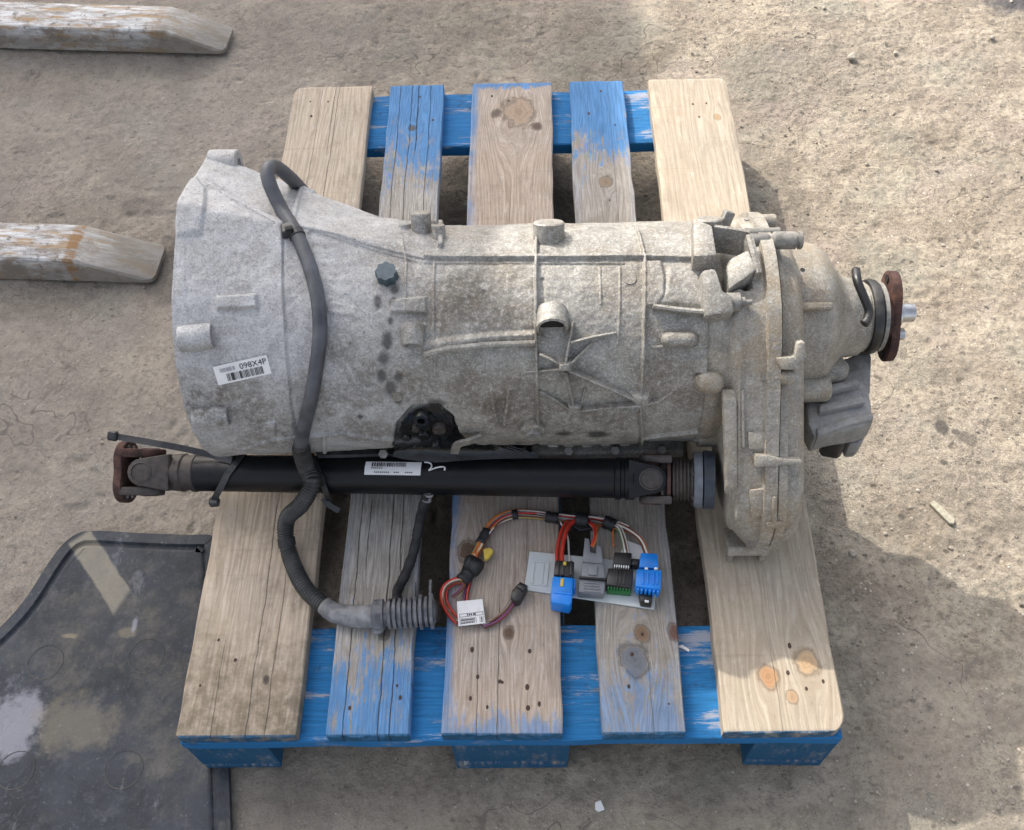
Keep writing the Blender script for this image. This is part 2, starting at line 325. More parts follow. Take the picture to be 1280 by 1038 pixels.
# ================================================================== GROUND
def ground():
    def axis(a, b, st):
        core = list(np.arange(a, b, st)); lo = []; x = a; s = st
        while x > -400: s *= 1.35; x -= s; lo.append(x)
        hi = []; x = core[-1]; s = st
        while x < 400: s *= 1.35; x += s; hi.append(x)
        return np.array(lo[::-1] + core + hi)
    xs = axis(-1.35, 1.3, 0.0036); ys = axis(-0.2, 1.85, 0.0036)
    X, Y = np.meshgrid(xs, ys)
    n1 = vnoise(X, Y, 9, 1); n2 = vnoise(X, Y, 34, 2); n3 = vnoise(X, Y, 90, 3); n4 = vnoise(X, Y, 3.1, 4)
    pit = np.clip((vnoise(X, Y, 46, 6) - 0.74) * 4, 0, 1) * np.clip((vnoise(X, Y, 5, 7) - 0.35) * 4, 0, 1)
    bumpy = sstep(0.15, 0.75, X)                       # rougher, stonier surface on the right-hand side
    Z = -0.010 + 0.006 * (n1 - .5) + (0.0025 + 0.002 * bumpy) * (n2 - .5) + (0.0013 + 0.0012 * bumpy) * (n3 - .5) + 0.004 * (n4 - .5) - 0.004 * pit + 0.0016 * (vnoise(X, Y, 210, 9) - .5) * (.6 + .8 * bumpy)
    Z = np.minimum(Z + 0.0065, 0.0)
    far = (np.abs(X) > 1.6) | (np.abs(Y - .8) > 1.4); Z = np.where(far, -0.0035, Z)
    ny, nx = X.shape; V = np.c_[X.ravel(), Y.ravel(), Z.ravel()]
    i = np.arange(ny - 1)[:, None] * nx + np.arange(nx - 1)[None, :]
    F = np.stack([i, i + 1, i + 1 + nx, i + nx], -1).reshape(-1, 4)
    me = bpy.data.meshes.new('ground'); me.vertices.add(len(V)); me.vertices.foreach_set('co', V.ravel())
    me.loops.add(F.size); me.loops.foreach_set('vertex_index', F.ravel()); me.polygons.add(len(F))
    me.polygons.foreach_set('loop_start', np.arange(len(F)) * 4); me.polygons.foreach_set('use_smooth', np.ones(len(F), bool))
    me.update(calc_edges=True)
    o = bpy.data.objects.new('ground', me); C.objects.link(o)
    m = Mt('worn_concrete', 0.9, 0, 0.25)
    big = m.noise(1.6, 4, 0.6); mid = m.noise(9, 7, 0.68); fine = m.noise(70, 6, 0.75); gr = m.noise(330, 4, 0.8); md = m.noise(150, 5, 0.75, vec=m.map(loc=(5, 8, 0)))
    k = m.mix(m.mr(mid, 0.32, 0.68), (0.26, 0.212, 0.157), (0.475, 0.405, 0.31))
    k = m.mix(m.mr(big, 0.4, 0.62, 0, 0.45), k, (0.32, 0.28, 0.23))
    k = m.mix(m.mr(fine, 0.36, 0.56, 0.68, 0), k, (0.15, 0.125, 0.097)); k = m.mix(m.mr(m.noise(26, 6, .7, vec=m.map(loc=(3, 6, 0))), .54, .7, 0, .45), k, (.42, .365, .29))
    k = m.mix(m.mr(md, 0.53, 0.68, 0, 0.5), k, (0.5, 0.44, 0.36)); k = m.mix(m.mr(md, 0.46, 0.32, 0, 0.55), k, (0.13, 0.108, 0.085))
    k = m.mix(m.mr(gr, 0.56, 0.72, 0, 0.55), k, (0.5, 0.45, 0.37))
    k = m.mix(m.mr(gr, 0.42, 0.28, 0, 0.6), k, (0.12, 0.1, 0.08))
    spk = m.mth('MULTIPLY', m.mr(m.vor(120), 0.12, 0.2, 1, 0), m.mr(m.noise(25, 2, vec=m.map(loc=(4, 2, 0))), 0.55, 0.62))
    k = m.mix(m.mth('MULTIPLY', spk, 0.7), k, (0.09, 0.075, 0.06))
    spk2 = m.mth('MULTIPLY', m.mr(m.vor(85, vec=m.map(loc=(7, 3, 1))), 0.1, 0.16, 1, 0), m.mr(m.noise(18, 2, vec=m.map(loc=(1, 9, 0))), 0.56, 0.62))
    k = m.mix(m.mth('MULTIPLY', spk2, 0.8), k, (0.6, 0.55, 0.47))
    k = m.mix(m.mr(m.noise(5, 4, .6, vec=m.map(loc=(11, 3, 0))), .5, .66, 0, .5), k, m.mix(.5, k, (.27, .3, .25))); k = m.mix(m.mr(m.noise(6, 4, .6, vec=m.map(loc=(2, 13, 0))), .52, .68, 0, .5), k, m.mix(.5, k, (.36, .28, .26)))
    sand = m.noise(470, 2, .6); wornm = m.mr(m.noise(2.6, 5, .65, vec=m.map(loc=(6, 2, 0))), .42, .6, .12, .5); k = m.mix(m.mr(sand, .52, .66, 0, wornm), k, (.56, .49, .385)); k = m.mix(m.mr(sand, .46, .34, 0, wornm), k, (.13, .108, .08))
    k = m.mix(m.mr(m.noise(3.2, 6, .7, vec=m.map((1, 1.4, 1), (9, 9, 0))), .52, .66, 0, .4), k, (.19, .16, .125)); k = m.mix(m.mr(m.noise(3.6, 6, .7, vec=m.map((1, 1.4, 1), (1, 5, 0))), .54, .66, 0, .4), k, (.5, .435, .34))
    ck = m.noise(2.3, 4, .55, vec=m.map(loc=(3, 12, 0))); k = m.mix(m.mth('MULTIPLY', m.mr(m.mth('ABSOLUTE', m.mth('SUBTRACT', ck, .5)), 0, .0022, .8, 0), m.mr(m.noise(3, 3, vec=m.map(loc=(5, 0, 0))), .5, .56)), k, (.07, .058, .046))
    k = m.mix(m.mth('MULTIPLY', m.specks(55, .28, .16, 1, (1, 1.5, 1), .6), .75), k, (.1, .083, .066)); k = m.mix(m.mth('MULTIPLY', m.specks(120, .3, .15, 2, (1, 1.3, 1), 2), .7), k, (.09, .076, .06))
    k = m.mix(m.mth('MULTIPLY', m.specks(150, .26, .07, 3), .85), k, (.66, .62, .55)); k = m.mix(m.mth('MULTIPLY', m.specks(28, .3, .1, 4, (1, 1.8, 1), 1.2), .5), k, (.13, .11, .09)); k = m.mix(m.mth('MULTIPLY', m.specks(60, .3, .05, 5, (1.4, 1, 1)), .5), k, (.5, .45, .36))
    ln = m.noise(7, 5, .62, vec=m.map((1, 1.7, 1), (4, 4, 0), (0, 0, .7))); k = m.mix(m.mth('MULTIPLY', m.mr(m.mth('ABSOLUTE', m.mth('SUBTRACT', ln, .5)), 0, .007, .55, 0), m.mr(m.noise(4, 3), .5, .6)), k, (.1, .083, .066))
    x, y, z = m.sep()
    # greyer, smoother wheel-worn ground towards the front, oil-dark patches
    gm = m.mth('MULTIPLY', m.mr(m.mth('ADD', y, m.mth('MULTIPLY', m.mth('SUBTRACT', mid, 0.5), 0.5)), 0.25, -0.05), 0.35)
    k = m.mix(gm, k, (0.25, 0.225, 0.185))
    lm = m.mth('MULTIPLY', m.mr(m.mth('ADD', x, m.mth('MULTIPLY', m.mth('SUBTRACT', big, 0.5), 0.8)), 0.15, -0.55), 0.35)
    k = m.mix(lm, k, (0.33, 0.29, 0.26))
    bl = m.noise(5.5, 6, .72, vec=m.map(loc=(8, 1, 0)))
    k = m.mix(m.mth('MULTIPLY', m.mr(bl, .5, .66), m.mr(m.mth('ADD', y, m.mth('MULTIPLY', big, .4)), .7, .1, .12, .35)), k, (.15, .13, .108))
    k = m.mix(m.mr(m.noise(38, 5, .75, vec=m.map(loc=(1, 4, 0))), .58, .7, 0, .5), k, (.11, .093, .076))
    def stain_and_shadow(u, v, r, sc, amt, c=(0.06, 0.055, 0.05), soft=0.6):
        nonlocal k
        p = at(u, v, 0); wob = m.mth('MULTIPLY', m.mth('SUBTRACT', m.noise(40, 4), 0.5), r * 0.9)
        d = m.mth('ADD', m.dist((p[0], p[1], 0), sc=(sc[0], sc[1], 0)), wob)
        k = m.mix(m.mr(d, r * soft, r * 1.1, amt, 0), k, c)
    stain_and_shadow(1270, -6, 0.075, (0.75, 1.0, 0), 0.85, (0.07, 0.07, 0.08), 0.5)  # soft shadow of something out of view, painted into the ground colour
    for u, v, r, sc, a in ((1178, 532, .012, (1, .6, 0), .8), (1212, 548, .014, (.8, 1, 0), .5), (1195, 540, .008, (1, 1, 0), .7), (1180, 578, .006, (1, 1, 0), .7), (1127, 645, .006, (1, 1, 0), .6),
                          (175, 258, .03, (.6, 1, 0), .3), (960, 250, .14, (1.6, .6, 0), .25), (760, 60, .2, (1, 1.2, 0), .2), (470, 30, .2, (.5, 1, 0), .25), (1000, 90, .12, (.5, 1, 0), .22), (215, 335, .05, (1, .5, 0), .45)):
        stain_and_shadow(u, v, r, sc, a)
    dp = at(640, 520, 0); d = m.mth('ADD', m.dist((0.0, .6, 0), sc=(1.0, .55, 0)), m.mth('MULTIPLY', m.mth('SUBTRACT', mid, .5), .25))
    k = m.mix(m.mr(d, .24, .37, .75, 0), k, (.04, .035, .03))  # shade under the pallet, painted into the ground as a dark patch
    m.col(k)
    b = m.bump(gr, 0.5, 0.0012); b = m.bump(md, 0.7, 0.004, b); b = m.bump(fine, 0.9, 0.006, b); m.bump(m.vor(140), 0.35, 0.002, b)
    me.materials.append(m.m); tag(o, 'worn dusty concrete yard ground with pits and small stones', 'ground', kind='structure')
ground()

def gravel():
    ico = bmesh.new(); bmesh.ops.create_icosphere(ico, subdivisions=1, radius=1); ico.verts.ensure_lookup_table()
    iv = np.array([q.co[:] for q in ico.verts]); jf = [[x.index for x in q.verts] for q in ico.faces]; ico.free()
    rg = np.random.default_rng(5); V = []; F = []; b = 0
    for i in range(3600):
        if i < 2400: x = 0.35 + abs(rg.normal()) * 0.38; y = rg.uniform(-.15, 1.8)
        else: x = rg.uniform(-1.2, 1.2); y = rg.uniform(-.15, 1.8)
        if -.72 < x < -.35 and y < .36: continue
        s = min(0.0045, 0.0008 + 0.0008 * rg.exponential()) * (1 if x > .3 else 0.75)
        a = rg.uniform(0, 6.28); q = iv * (rg.uniform(.6, 1.3, 3) * s) * (1 + .25 * rg.normal(size=(12, 1)) * .6)
        q = np.c_[q[:, 0] * math.cos(a) - q[:, 1] * math.sin(a), q[:, 0] * math.sin(a) + q[:, 1] * math.cos(a), q[:, 2] * .7]
        V.append(q + (x, y, -.003 + s * .3)); F += [tuple(b + t for t in f) for f in jf]; b += 12
    m = Mt('grit_stones', 0.9); n = m.noise(28, 2); k = m.mix(m.mr(n, .35, .65), (0.17, .14, .11), (.45, .4, .33)); m.col(k); m.bump(m.noise(500, 3), .5, .001)
    o = mesh_obj('gravel', np.concatenate(V), F, m.m); tag(o, 'loose grit and tiny stones scattered over the concrete', 'gravel', kind='stuff')
gravel()

# ================================================================== SHADE CANOPY (added out of view, only to shade the left half of the yard)
def shade_canopy():
    h = 3.0; x0, x1, y0, y1 = -4.2, .358 - .7 * h, 1.95, 5.1
    t = thing('added_canopy', 'added shade roof on four posts, unseen beyond the far left edge of the yard', 'shade_canopy', (x1, y0, 0)); O = np.array(t.location); t.rotation_euler.z = .028
    m = plain('added_canopy_sheet', (.42, .43, .44), .5, .3, .15, 4, .1)
    for i in range(4):                                  # four ribbed sheets of the added roof side by side
        a = x0 + (x1 - x0) * i / 4; b = x0 + (x1 - x0) * (i + 1) / 4 - .002; mb = MB(); n = 24; v = []; f = []
        for k in range(n + 1):
            x = a + (b - a) * k / n; z = h - .02 + .016 * (1 if k % 4 in (1, 2) else 0); v += [(x, y0, z), (x, y1, z), (x, y1, z - .003), (x, y0, z - .003)]
        for k in range(n):
            for q in range(4): f.append((k * 4 + q, k * 4 + (q + 1) % 4, k * 4 + 4 + (q + 1) % 4, k * 4 + 4 + q))
        f.append((3, 2, 1, 0)); f.append(tuple(n * 4 + q for q in range(4))); mb.add(v, f).build('roof_sheet', m, t, O)
    for x in (x0 + .06, x1 - .06): MB().box((.08, y1 - y0 - .1, .12), Matrix.Translation((x, (y0 + y1) / 2, h - .085)), .004).build('beam', m, t, O)
    for x in (x0 + .06, x1 - .06):
        for y in (y0 + .12, y1 - .12):
            p = MB().box((.08, .08, h - .147), Matrix.Translation((x, y, (h - .147) / 2)), .004).build('post', m, t, O)
            MB().box((.2, .2, .012), Matrix.Translation((x, y, .006)), .002).build('base_plate', m, p, O)
shade_canopy()

# ================================================================== PALLET
PT = 0.144
def wood_mat(name, early, late, grey, grey_amt, knots, blue=(), edge_blue=0.0, dirt=0.3, crack=0.5, seed=0, blue_c=(0.012, 0.15, 0.5), dirt_end=0.0, w=.1, ring=34, cracks=(), side=False):
    """board-local coordinates: x across, y along (0 near end), z up. knots: (x, y, r, colour)"""
    m = Mt(name, 0.8, 0, 0.25)
    x, y, z = m.sep()
    vec = m.map(loc=(seed * .37, seed * 1.7, seed * .9))
    warp = m.noise(3.2, 3, .5, vec=m.map((6, .55, 1), (seed, seed, 0)))
    xx = m.mth('ADD', x, m.mth('MULTIPLY', m.mth('SUBTRACT', warp, .5), .05))
    kd = None
    for (kx, ky, kr, kc) in knots:
        d = m.dist((kx, ky, 0), sc=(1, .55, 0))
        e = m.mth('POWER', 2.718, m.mth('MULTIPLY', m.mth('POWER', m.mth('DIVIDE', d, kr * 2.2), 2.0), -1.0))
        push = m.mth('MULTIPLY', m.mth('MULTIPLY', e, kr * 1.7), m.mr(m.mth('SUBTRACT', x, kx), -kr * 2, kr * 2, -1, 1))
        xx = m.mth('SUBTRACT', xx, push)
    gv = m.comb(xx, m.mth('MULTIPLY', y, .035), m.mth('MULTIPLY', z, 1.0))
    g1 = m.noise(ring * 3.0, 2, .5, vec=m.map(loc=(seed * 3.1, seed, 0), vec=gv))
    g2 = m.noise(ring * 14, 3, .65, vec=m.map(loc=(seed, seed * 2, 0), vec=gv))
    sw = m.N.new('ShaderNodeTexWave'); sw.wave_type = 'BANDS'; sw.bands_direction = 'X'; m.set(sw.inputs['Vector'], gv)
    sw.inputs['Scale'].default_value = ring * 1.15; sw.inputs['Distortion'].default_value = 3.5; sw.inputs['Detail'].default_value = 3; sw.inputs['Detail Scale'].default_value = 1.4; sw.inputs['Phase Offset'].default_value = seed * 2.3
    rings = m.mth('ADD', m.mth('MULTIPLY', sw.outputs[1], .5), m.mth('MULTIPLY', g1, .5))
    k = m.mix(m.mr(rings, .3, .8, 0, .8), early, late)
    k = m.mix(m.mr(g2, .3, .7, 0.45, 0), k, tuple(q * .6 for q in late))
    gm = m.mr(m.mth('ADD', m.noise(6, 5, .65, vec=vec), m.mth('MULTIPLY', m.mth('SUBTRACT', g2, .5), .5)), .35, .65, max(0, grey_amt - .3), min(1, grey_amt + .2))
    k = m.mix(gm, k, m.mix(m.mr(g2, .3, .7), tuple(q * .62 for q in grey), tuple(min(1, q * 1.15) for q in grey)))
    k = m.mix(m.mr(m.noise(15, 6, .7, vec=vec), .5, .7, 0, dirt * 1.2), k, (.13, .105, .08))
    saw = m.noise(16, 4, .7, vec=m.map((.25, 9, 1), (seed, seed, 0)))
    k = m.mix(m.mr(saw, .56, .72, 0, .22), k, (.16, .125, .095)); k = m.mix(m.mr(m.noise(230, 4, .8, vec=m.map((1, .4, 1))), .56, .7, 0, .35), k, (.1, .08, .06)); k = m.mix(m.mr(m.noise(90, 5, .75, vec=m.map((1, .3, 1), (9, 2, 0))), .55, .7, 0, .3), k, (.62, .57, .5))
    if dirt_end: k = m.mix(m.mth('MULTIPLY', m.mr(m.mth('ADD', y, m.mth('MULTIPLY', m.noise(14, 5, .7, vec=vec), .2)), .30, .12), m.mr(m.noise(60, 4, .7, vec=vec), .3, .65, .3, dirt_end)), k, (.13, .105, .07))
    pn = m.noise(11, 6, .72, vec=m.map((1.6, .8, 1), (seed * 5, seed, 0))); pf = m.mth('ADD', pn, m.mth('MULTIPLY', m.mth('SUBTRACT', g2, .5), .8))
    tot = None
    for (ya, yb, amt) in blue:                       # paint fades from full at ya to none at yb
        q = m.mr(y, ya, yb, 1, 0, False)
        q = m.mr(m.mth('ADD', m.mth('MULTIPLY', q, 1.0), m.mth('MULTIPLY', m.mth('SUBTRACT', pf, .5), 1.3)), .36, .52, 0, amt)
        q = m.mth('MULTIPLY', q, m.mr(y, yb, yb + (ya - yb) * .15, 0, 1))
        tot = q if tot is None else m.mth('MAXIMUM', tot, q)
    if edge_blue:
        ex = m.mth('ABSOLUTE', x) if edge_blue > 0 else m.mth('MULTIPLY', x, -1.0)
        q = m.mr(m.mth('ADD', ex, m.mth('MULTIPLY', m.mth('SUBTRACT', pf, .5), .012)), w / 2 - .016, w / 2 - .003, 0, abs(edge_blue)); q = m.mth('MULTIPLY', q, m.mr(m.noise(7, 4, .7, vec=m.map((.3, 1, 1), (seed, 0, 2))), .35, .6, .25, 1))
        tot = q if tot is None else m.mth('MAXIMUM', tot, q)
    if tot is not None and side: tot = m.mth('MULTIPLY', tot, m.mr(m.noise(7, 5, .75, vec=m.map((6, .7, 1), (seed, 4, 0))), *((.60, .68, 1, .35) if 'stringer' in name else (.5, .62, 1, .25))))
    if tot is not None: k = m.mix(tot, k, m.mix(m.mr(g2, .25, .75), tuple(q * .75 for q in blue_c), tuple(min(1, q * 1.3) for q in blue_c)))
    if side:
        k = m.mix(m.mr(m.noise(9, 6, .8, vec=m.map((5, .5, 1), (seed * 2, 7, 0))), .54, .62, 0, .65), k, (.4, .37, .35)); k = m.mix(m.mr(m.noise(30, 5, .75, vec=vec), .54, .7, 0, .6), k, (.03, .05, .08))
    # outer sides and ends keep the paint
    zs = m.mth('MULTIPLY', m.mr(z, -.003, -.006), m.mr(m.noise(18, 5, .7, vec=vec), .35, .55, .25, .9))
    if side: k = m.mix(zs, k, blue_c)
    elif blue: k = m.mix(m.mth('MULTIPLY', zs, m.mr(y, .003, .005, 1, 0)), k, blue_c)
    if not side: k = m.mix(m.mth('MULTIPLY', m.mr(y, .0028, .0012), m.mr(m.noise(50, 4, .7, vec=vec), .35, .55, .4, .95)), k, (.012, .075, .15))
    for (kx, ky, kr, kc) in knots:
        d = m.mth('ADD', m.dist((kx, ky, 0), sc=(1, .8, 0)), m.mth('ADD', m.mth('MULTIPLY', m.mth('SUBTRACT', g2, .5), kr * .4), m.mth('MULTIPLY', m.mth('SUBTRACT', m.noise(45, 3, .6, vec=vec), .5), kr * 1.3)))
        rr = m.mth('SINE', m.mth('MULTIPLY', d, 5.5 / kr * 3))
        kk = m.mix(m.mr(rr, -1, 1), kc, tuple(q * .84 for q in kc)); kk = m.mix(m.mr(d, kr * .45, 0, 0, .5), kk, tuple(q * .6 for q in kc))
        k = m.mix(m.mr(d, kr * .75, kr * 1.02, .9, 0), k, kk)
        k = m.mix(m.mth('MULTIPLY', m.mr(d, kr * .85, kr * 1.0, 0, 1), m.mr(d, kr * 1.0, kr * 1.4, .6, 0)), k, tuple(q * .35 for q in kc))
    ck = None; cw = m.noise(9, 4, .6, vec=m.map((.6, 1, 1), (seed, seed * 2, 0))); cz = m.noise(60, 2, .5, vec=m.map((.1, 1, 1)))
    for (cx, ca, cb, cwid) in cracks:
        xo = m.mth('ADD', m.mth('SUBTRACT', x, cx), m.mth('MULTIPLY', m.mth('SUBTRACT', cw, .5), .011))
        q = m.mr(m.mth('ABSOLUTE', xo), cwid * .2, cwid * .75, .85, 0)
        q = m.mth('MULTIPLY', q, m.mth('MULTIPLY', m.mr(y, ca, ca + .04), m.mr(y, cb - .04, cb, 1, 0)))
        q = m.mth('MULTIPLY', q, m.mr(cz, .3, .5, .45, 1))
        ck = q if ck is None else m.mth('MAXIMUM', ck, q)
    fk = m.mr(m.noise(ring * 22, 2, .6, vec=m.map(loc=(seed * 2, 0, 0), vec=m.comb(xx, m.mth('MULTIPLY', y, .02), 0.0))), .66, .74, 0, .55 * crack)
    k = m.mix(fk, k, tuple(q * .45 for q in late))
    if ck is None: ck = m.mth('MULTIPLY', fk, .3)
    k = m.mix(m.mth('MULTIPLY', ck, crack), k, (.03, .025, .02))
    m.col(k)
    b = m.bump(g2, .5, .0011); b = m.bump(rings, .4, .0013, b); m.bump(m.mth('SUBTRACT', 1.0, ck), crack, .0022, b)
    return m.m

def board(name, w, l, th, mat, root, loc, rotz=0, seed=0, cut=(0, 0, 0, 0), bend=0.0, rough=0.0012):
    """plank along local y, top face at local z=0; cut = corner cuts near-left, near-right, far-left, far-right"""
    ns = sorted(set([0, .002, .006, .012, .02, .03, .042] + list(np.linspace(.055, l - .055, max(4, int(l / .02)))) + [l - .042, l - .03, l - .02, l - .012, l - .006, l - .002, l]))
    Y = np.array(ns); nc = 13; V = []; F = []
    def edge(side, y):
        x = w / 2 + (vnoise(y, seed + side * 9.1, 24, seed) - .5) * 2 * rough + (vnoise(y, seed + side * 4.1, 5, seed + 1) - .5) * 2 * rough
        cn, cf = (cut[0], cut[2]) if side < 0 else (cut[1], cut[3])
        for c, q in ((cn, y), (cf, l - y)):
            if c and q < c: x = x - (c - math.sqrt(max(0, c * c - (c - q) ** 2))) * .9
        return side * x
    ch = .0018
    for y in Y:
        xl, xr = edge(-1, y), edge(1, y); row = []
        zz = bend * math.sin(PI * y / l)
        for i in range(nc):
            t = i / (nc - 1); x = xl + (xr - xl) * t
            if i in (0, nc - 1): row.append((x, y, -ch + zz))
            else:
                x = xl + (xr - xl) * (.014 + .972 * (i - 1) / (nc - 3))
                row.append((x, y, zz + (float(vnoise(x, y, 30, seed)) - .5) * .0012 - (ch * .6 if y in (Y[0], Y[-1]) else 0)))
        row.append((xr, y, -th + zz)); row.append((xl, y, -th + zz)); V += row
    n = nc + 2
    for j in range(len(Y) - 1):
        for i in range(n): F.append((j * n + i, j * n + (i + 1) % n, (j + 1) * n + (i + 1) % n, (j + 1) * n + i))
    F.append(tuple(range(n))[::-1]); e = (len(Y) - 1) * n; F.append(tuple(e + i for i in range(n)))
    # jag the ends a little
    V = [(x, y + ((float(vnoise(x, 3 + seed, 110, seed)) - .5) * .004 if y in (0, l) else 0), z) for x, y, z in V]
    o = mesh_obj(name, V, F, mat, root, local=True, smooth=True); o.location = tuple(np.array(loc) - np.array(root.location)); o.rotation_euler.z = rotz
    o.data.set_sharp_from_angle(angle=math.radians(40))
    return o

def pallet():
    t = thing('wooden_pallet', 'weathered wooden pallet with patchy blue paint carrying the grey gearbox', 'pallet', (0, .6, 0))
    xs = [-.3275, -.2065, 0.0015, .207, .3275]; ws = [.145, .1, .145, .1, .145]
    xs[1] = -.1685; xs[2] = -.0085; xs[3] = .161
    def L(i, u, v):
        p = at(u, v, PT); return (p[0] - xs[i], p[1])
    mats = [
        wood_mat('board_tan', (.56, .455, .34), (.43, .33, .235), (.42, .365, .3), .4, [(L(0, 330, 870)[0], .07, .004, (.06, .05, .04))], (), 0, .35, .75, 1, dirt_end=.85, w=.145, ring=30, cracks=((.012, -.1, 1.3, .0011), (.035, -.1, .5, .0009), (-.02, .6, 1.3, .0008), (-.03, -.1, .14, .0009), (.005, 1.0, 1.3, .0012))),
        wood_mat('board_cracked_blue', (.36, .31, .25), (.25, .21, .17), (.36, .335, .3), .85, [(*L(1, 517, 160), .006, (.1, .08, .06)), (*L(1, 522, 855), .006, (.12, .09, .06)), (*L(1, 480, 790), .007, (.1, .08, .07))],
                 ((1.2, .82, .85), (-.16, .27, .82)), .12, .35, .95, 2, (.035, .17, .38), w=.1, ring=42, cracks=((-.03, -.1, 1.3, .0011), (-.008, .3, 1.3, .0012), (.012, -.1, .62, .0013), (.026, -.1, 1.3, .0011), (.004, 1.0, 1.3, .0019), (-.018, .2, .6, .001), (.038, .5, .9, .0009))),
        wood_mat('board_pinkish_grey', (.46, .36, .27), (.31, .235, .175), (.4, .345, .3), .55, [(*L(2, 640, 140), .028, (.33, .24, .17)), (*L(2, 662, 158), .008, (.09, .06, .045)), (*L(2, 612, 142), .009, (.1, .075, .06)), (*L(2, 635, 791), .006, (.1, .06, .04)), (*L(2, 583, 690), .012, (.1, .055, .03))],
                 ((1.205, 1.17, .8), (-.04, .05, .6)), -.75, .2, .7, 3, (.035, .17, .38), w=.145, ring=40, cracks=((-.005, -.1, .2, .0011), (-.03, -.1, .14, .0009), (.03, .2, .5, .0008), (.0, .6, .95, .0009))),
        wood_mat('board_grey_blue', (.36, .31, .25), (.25, .21, .17), (.33, .3, .265), .8, [(*L(3, 758, 228), .010, (.24, .17, .11)), (*L(3, 793, 824), .016, (.14, .15, .17)), (*L(3, 845, 790), .009, (.13, .06, .04)), (*L(3, 803, 792), .009, (.2, .12, .07))],
                 ((1.2, .87, .85), (-.2, .24, .5)), .12, .3, .55, 4, (.035, .17, .38), w=.1, ring=34, cracks=((.012, -.1, .1, .001), (-.012, .28, .7, .0009), (.02, .7, 1.3, .0008))),
        wood_mat('board_pale_pine', (.43, .36, .27), (.365, .295, .215), (.38, .335, .275), .28, [(*L(4, 960, 846), .0115, (.4, .22, .105)), (*L(4, 1009, 829), .014, (.43, .29, .165)), (*L(4, 990, 872), .006, (.4, .26, .15)), (*L(4, 897, 147), .006, (.36, .24, .12))],
                 (), 0, .14, .5, 5, w=.145, ring=26, cracks=((-.003, -.1, .13, .001), (-.05, .5, .85, .0009)))]
    labels = ['left edge deck board, tan bare wood with a dirty near end', 'narrow cracked deck board, blue at both ends', 'middle deck board, pinkish grey wood with a large far knot', 'narrow grey deck board, blue at its far end, ringed knot at its near end', 'right edge deck board, clean pale pine with orange knots']
    cuts = [(.004, .002, .014, .002), (.002, .002, .003, .002), (.002, .002, .003, .003), (.002, .002, .002, .002), (.002, .022, .003, .012)]
    bl = []
    for i in range(5):
        o = board('deck_board', ws[i], 1.2, .022, mats[i], t, (xs[i], 0, PT), [0, .002, -.011, .001, 0][i], 11 + i, cuts[i]); o['label'] = labels[i]; bl.append(o)
    blue = wood_mat('stringer_blue', (.3, .25, .2), (.22, .18, .14), (.35, .32, .28), .5, [], ((0, 1000, .98),), 0, .12, .35, 6, (.012, .135, .33), w=.145, ring=26, side=True)
    blue2 = wood_mat('block_blue', (.34, .27, .2), (.22, .17, .12), (.3, .27, .24), .5, [], ((0, 1000, .95),), 0, .5, .3, 8, (.012, .075, .155), w=.145, ring=26, side=True)
    for y in (.0725, .6, 1.1275):
        board('stringer_board', .145, .8, .0215, blue, t, (.4, y, PT - .0223), PI / 2, int(y * 100) + 3)
    for ix, x in enumerate((-.35, 0, .35)):
        for iy, y in enumerate((.0725, .6, 1.1275)):
            wx = (.1, .145, .1)[ix]
            mid = ix == 1
            b = board('block', wx, .141, .0775, blue2, t, (x if ix != 1 else x, y - .0705, PT - .0443), 0, 31 + ix * 3 + iy, rough=.001)
    for ix, x in enumerate((-.35, 0, .35)):
        th = .0125 if ix == 0 else .021
        board('bottom_board', (.1, .145, .1)[ix], 1.2, th, blue2, t, (x, 0, .0218), 0, 51 + ix, (.002,) * 4)
    # nails and nail holes: one small sunk head each
    prof = [(-.003, .0028), (-.0004, .0031), (.0002, .0026), (.0002, .0012)]
    nm = Mt('rusty_nail', .8); nm.col(nm.mix(nm.noise(200, 3), (.02, .015, .012), (.08, .04, .025)))
    base = None
    P = {0: [(273, 800), (294, 825), (250, 857), (388, 127), (389, 145), (410, 127)], 1: [(437, 885), (496, 857), (525, 121), (500, 872), (541, 150)],
         2: [(590, 812), (597, 846), (628, 853), (588, 873), (609, 884), (662, 814), (659, 859), (674, 880), (660, 885), (615, 120), (636, 126), (625, 852)],
         3: [(790, 818), (786, 858), (836, 880), (751, 114), (736, 142), (769, 156), (762, 250), (803, 793)], 4: [(987, 807), (985, 841), (1008, 861), (1029, 852), (866, 130), (883, 129), (874, 146)]}
    rr = random.Random(3)
    for i, pts in P.items():
        for u, v in pts:
            p = at(u, v, PT + .0006)
            if base is None: o = MB().lathe(prof, (0, 0, 0), (0, 0, 1), 10, (1, 0, 0)).build('nail', nm.m, bl[i], local=True, smooth=True); base = o
            else: o = base.copy(); C.objects.link(o); o.parent = bl[i]
            bo = bl[i]; q = np.array([p[0] - xs[i], p[1], .0002]); a = -bo.rotation_euler.z
            o.location = (q[0] * math.cos(a) - q[1] * math.sin(a), q[0] * math.sin(a) + q[1] * math.cos(a), .0004); s = rr.uniform(.5, .95); o.scale = (s * rr.uniform(.75, 1), s * rr.uniform(1, 1.5), 1)
    return t
pallet()

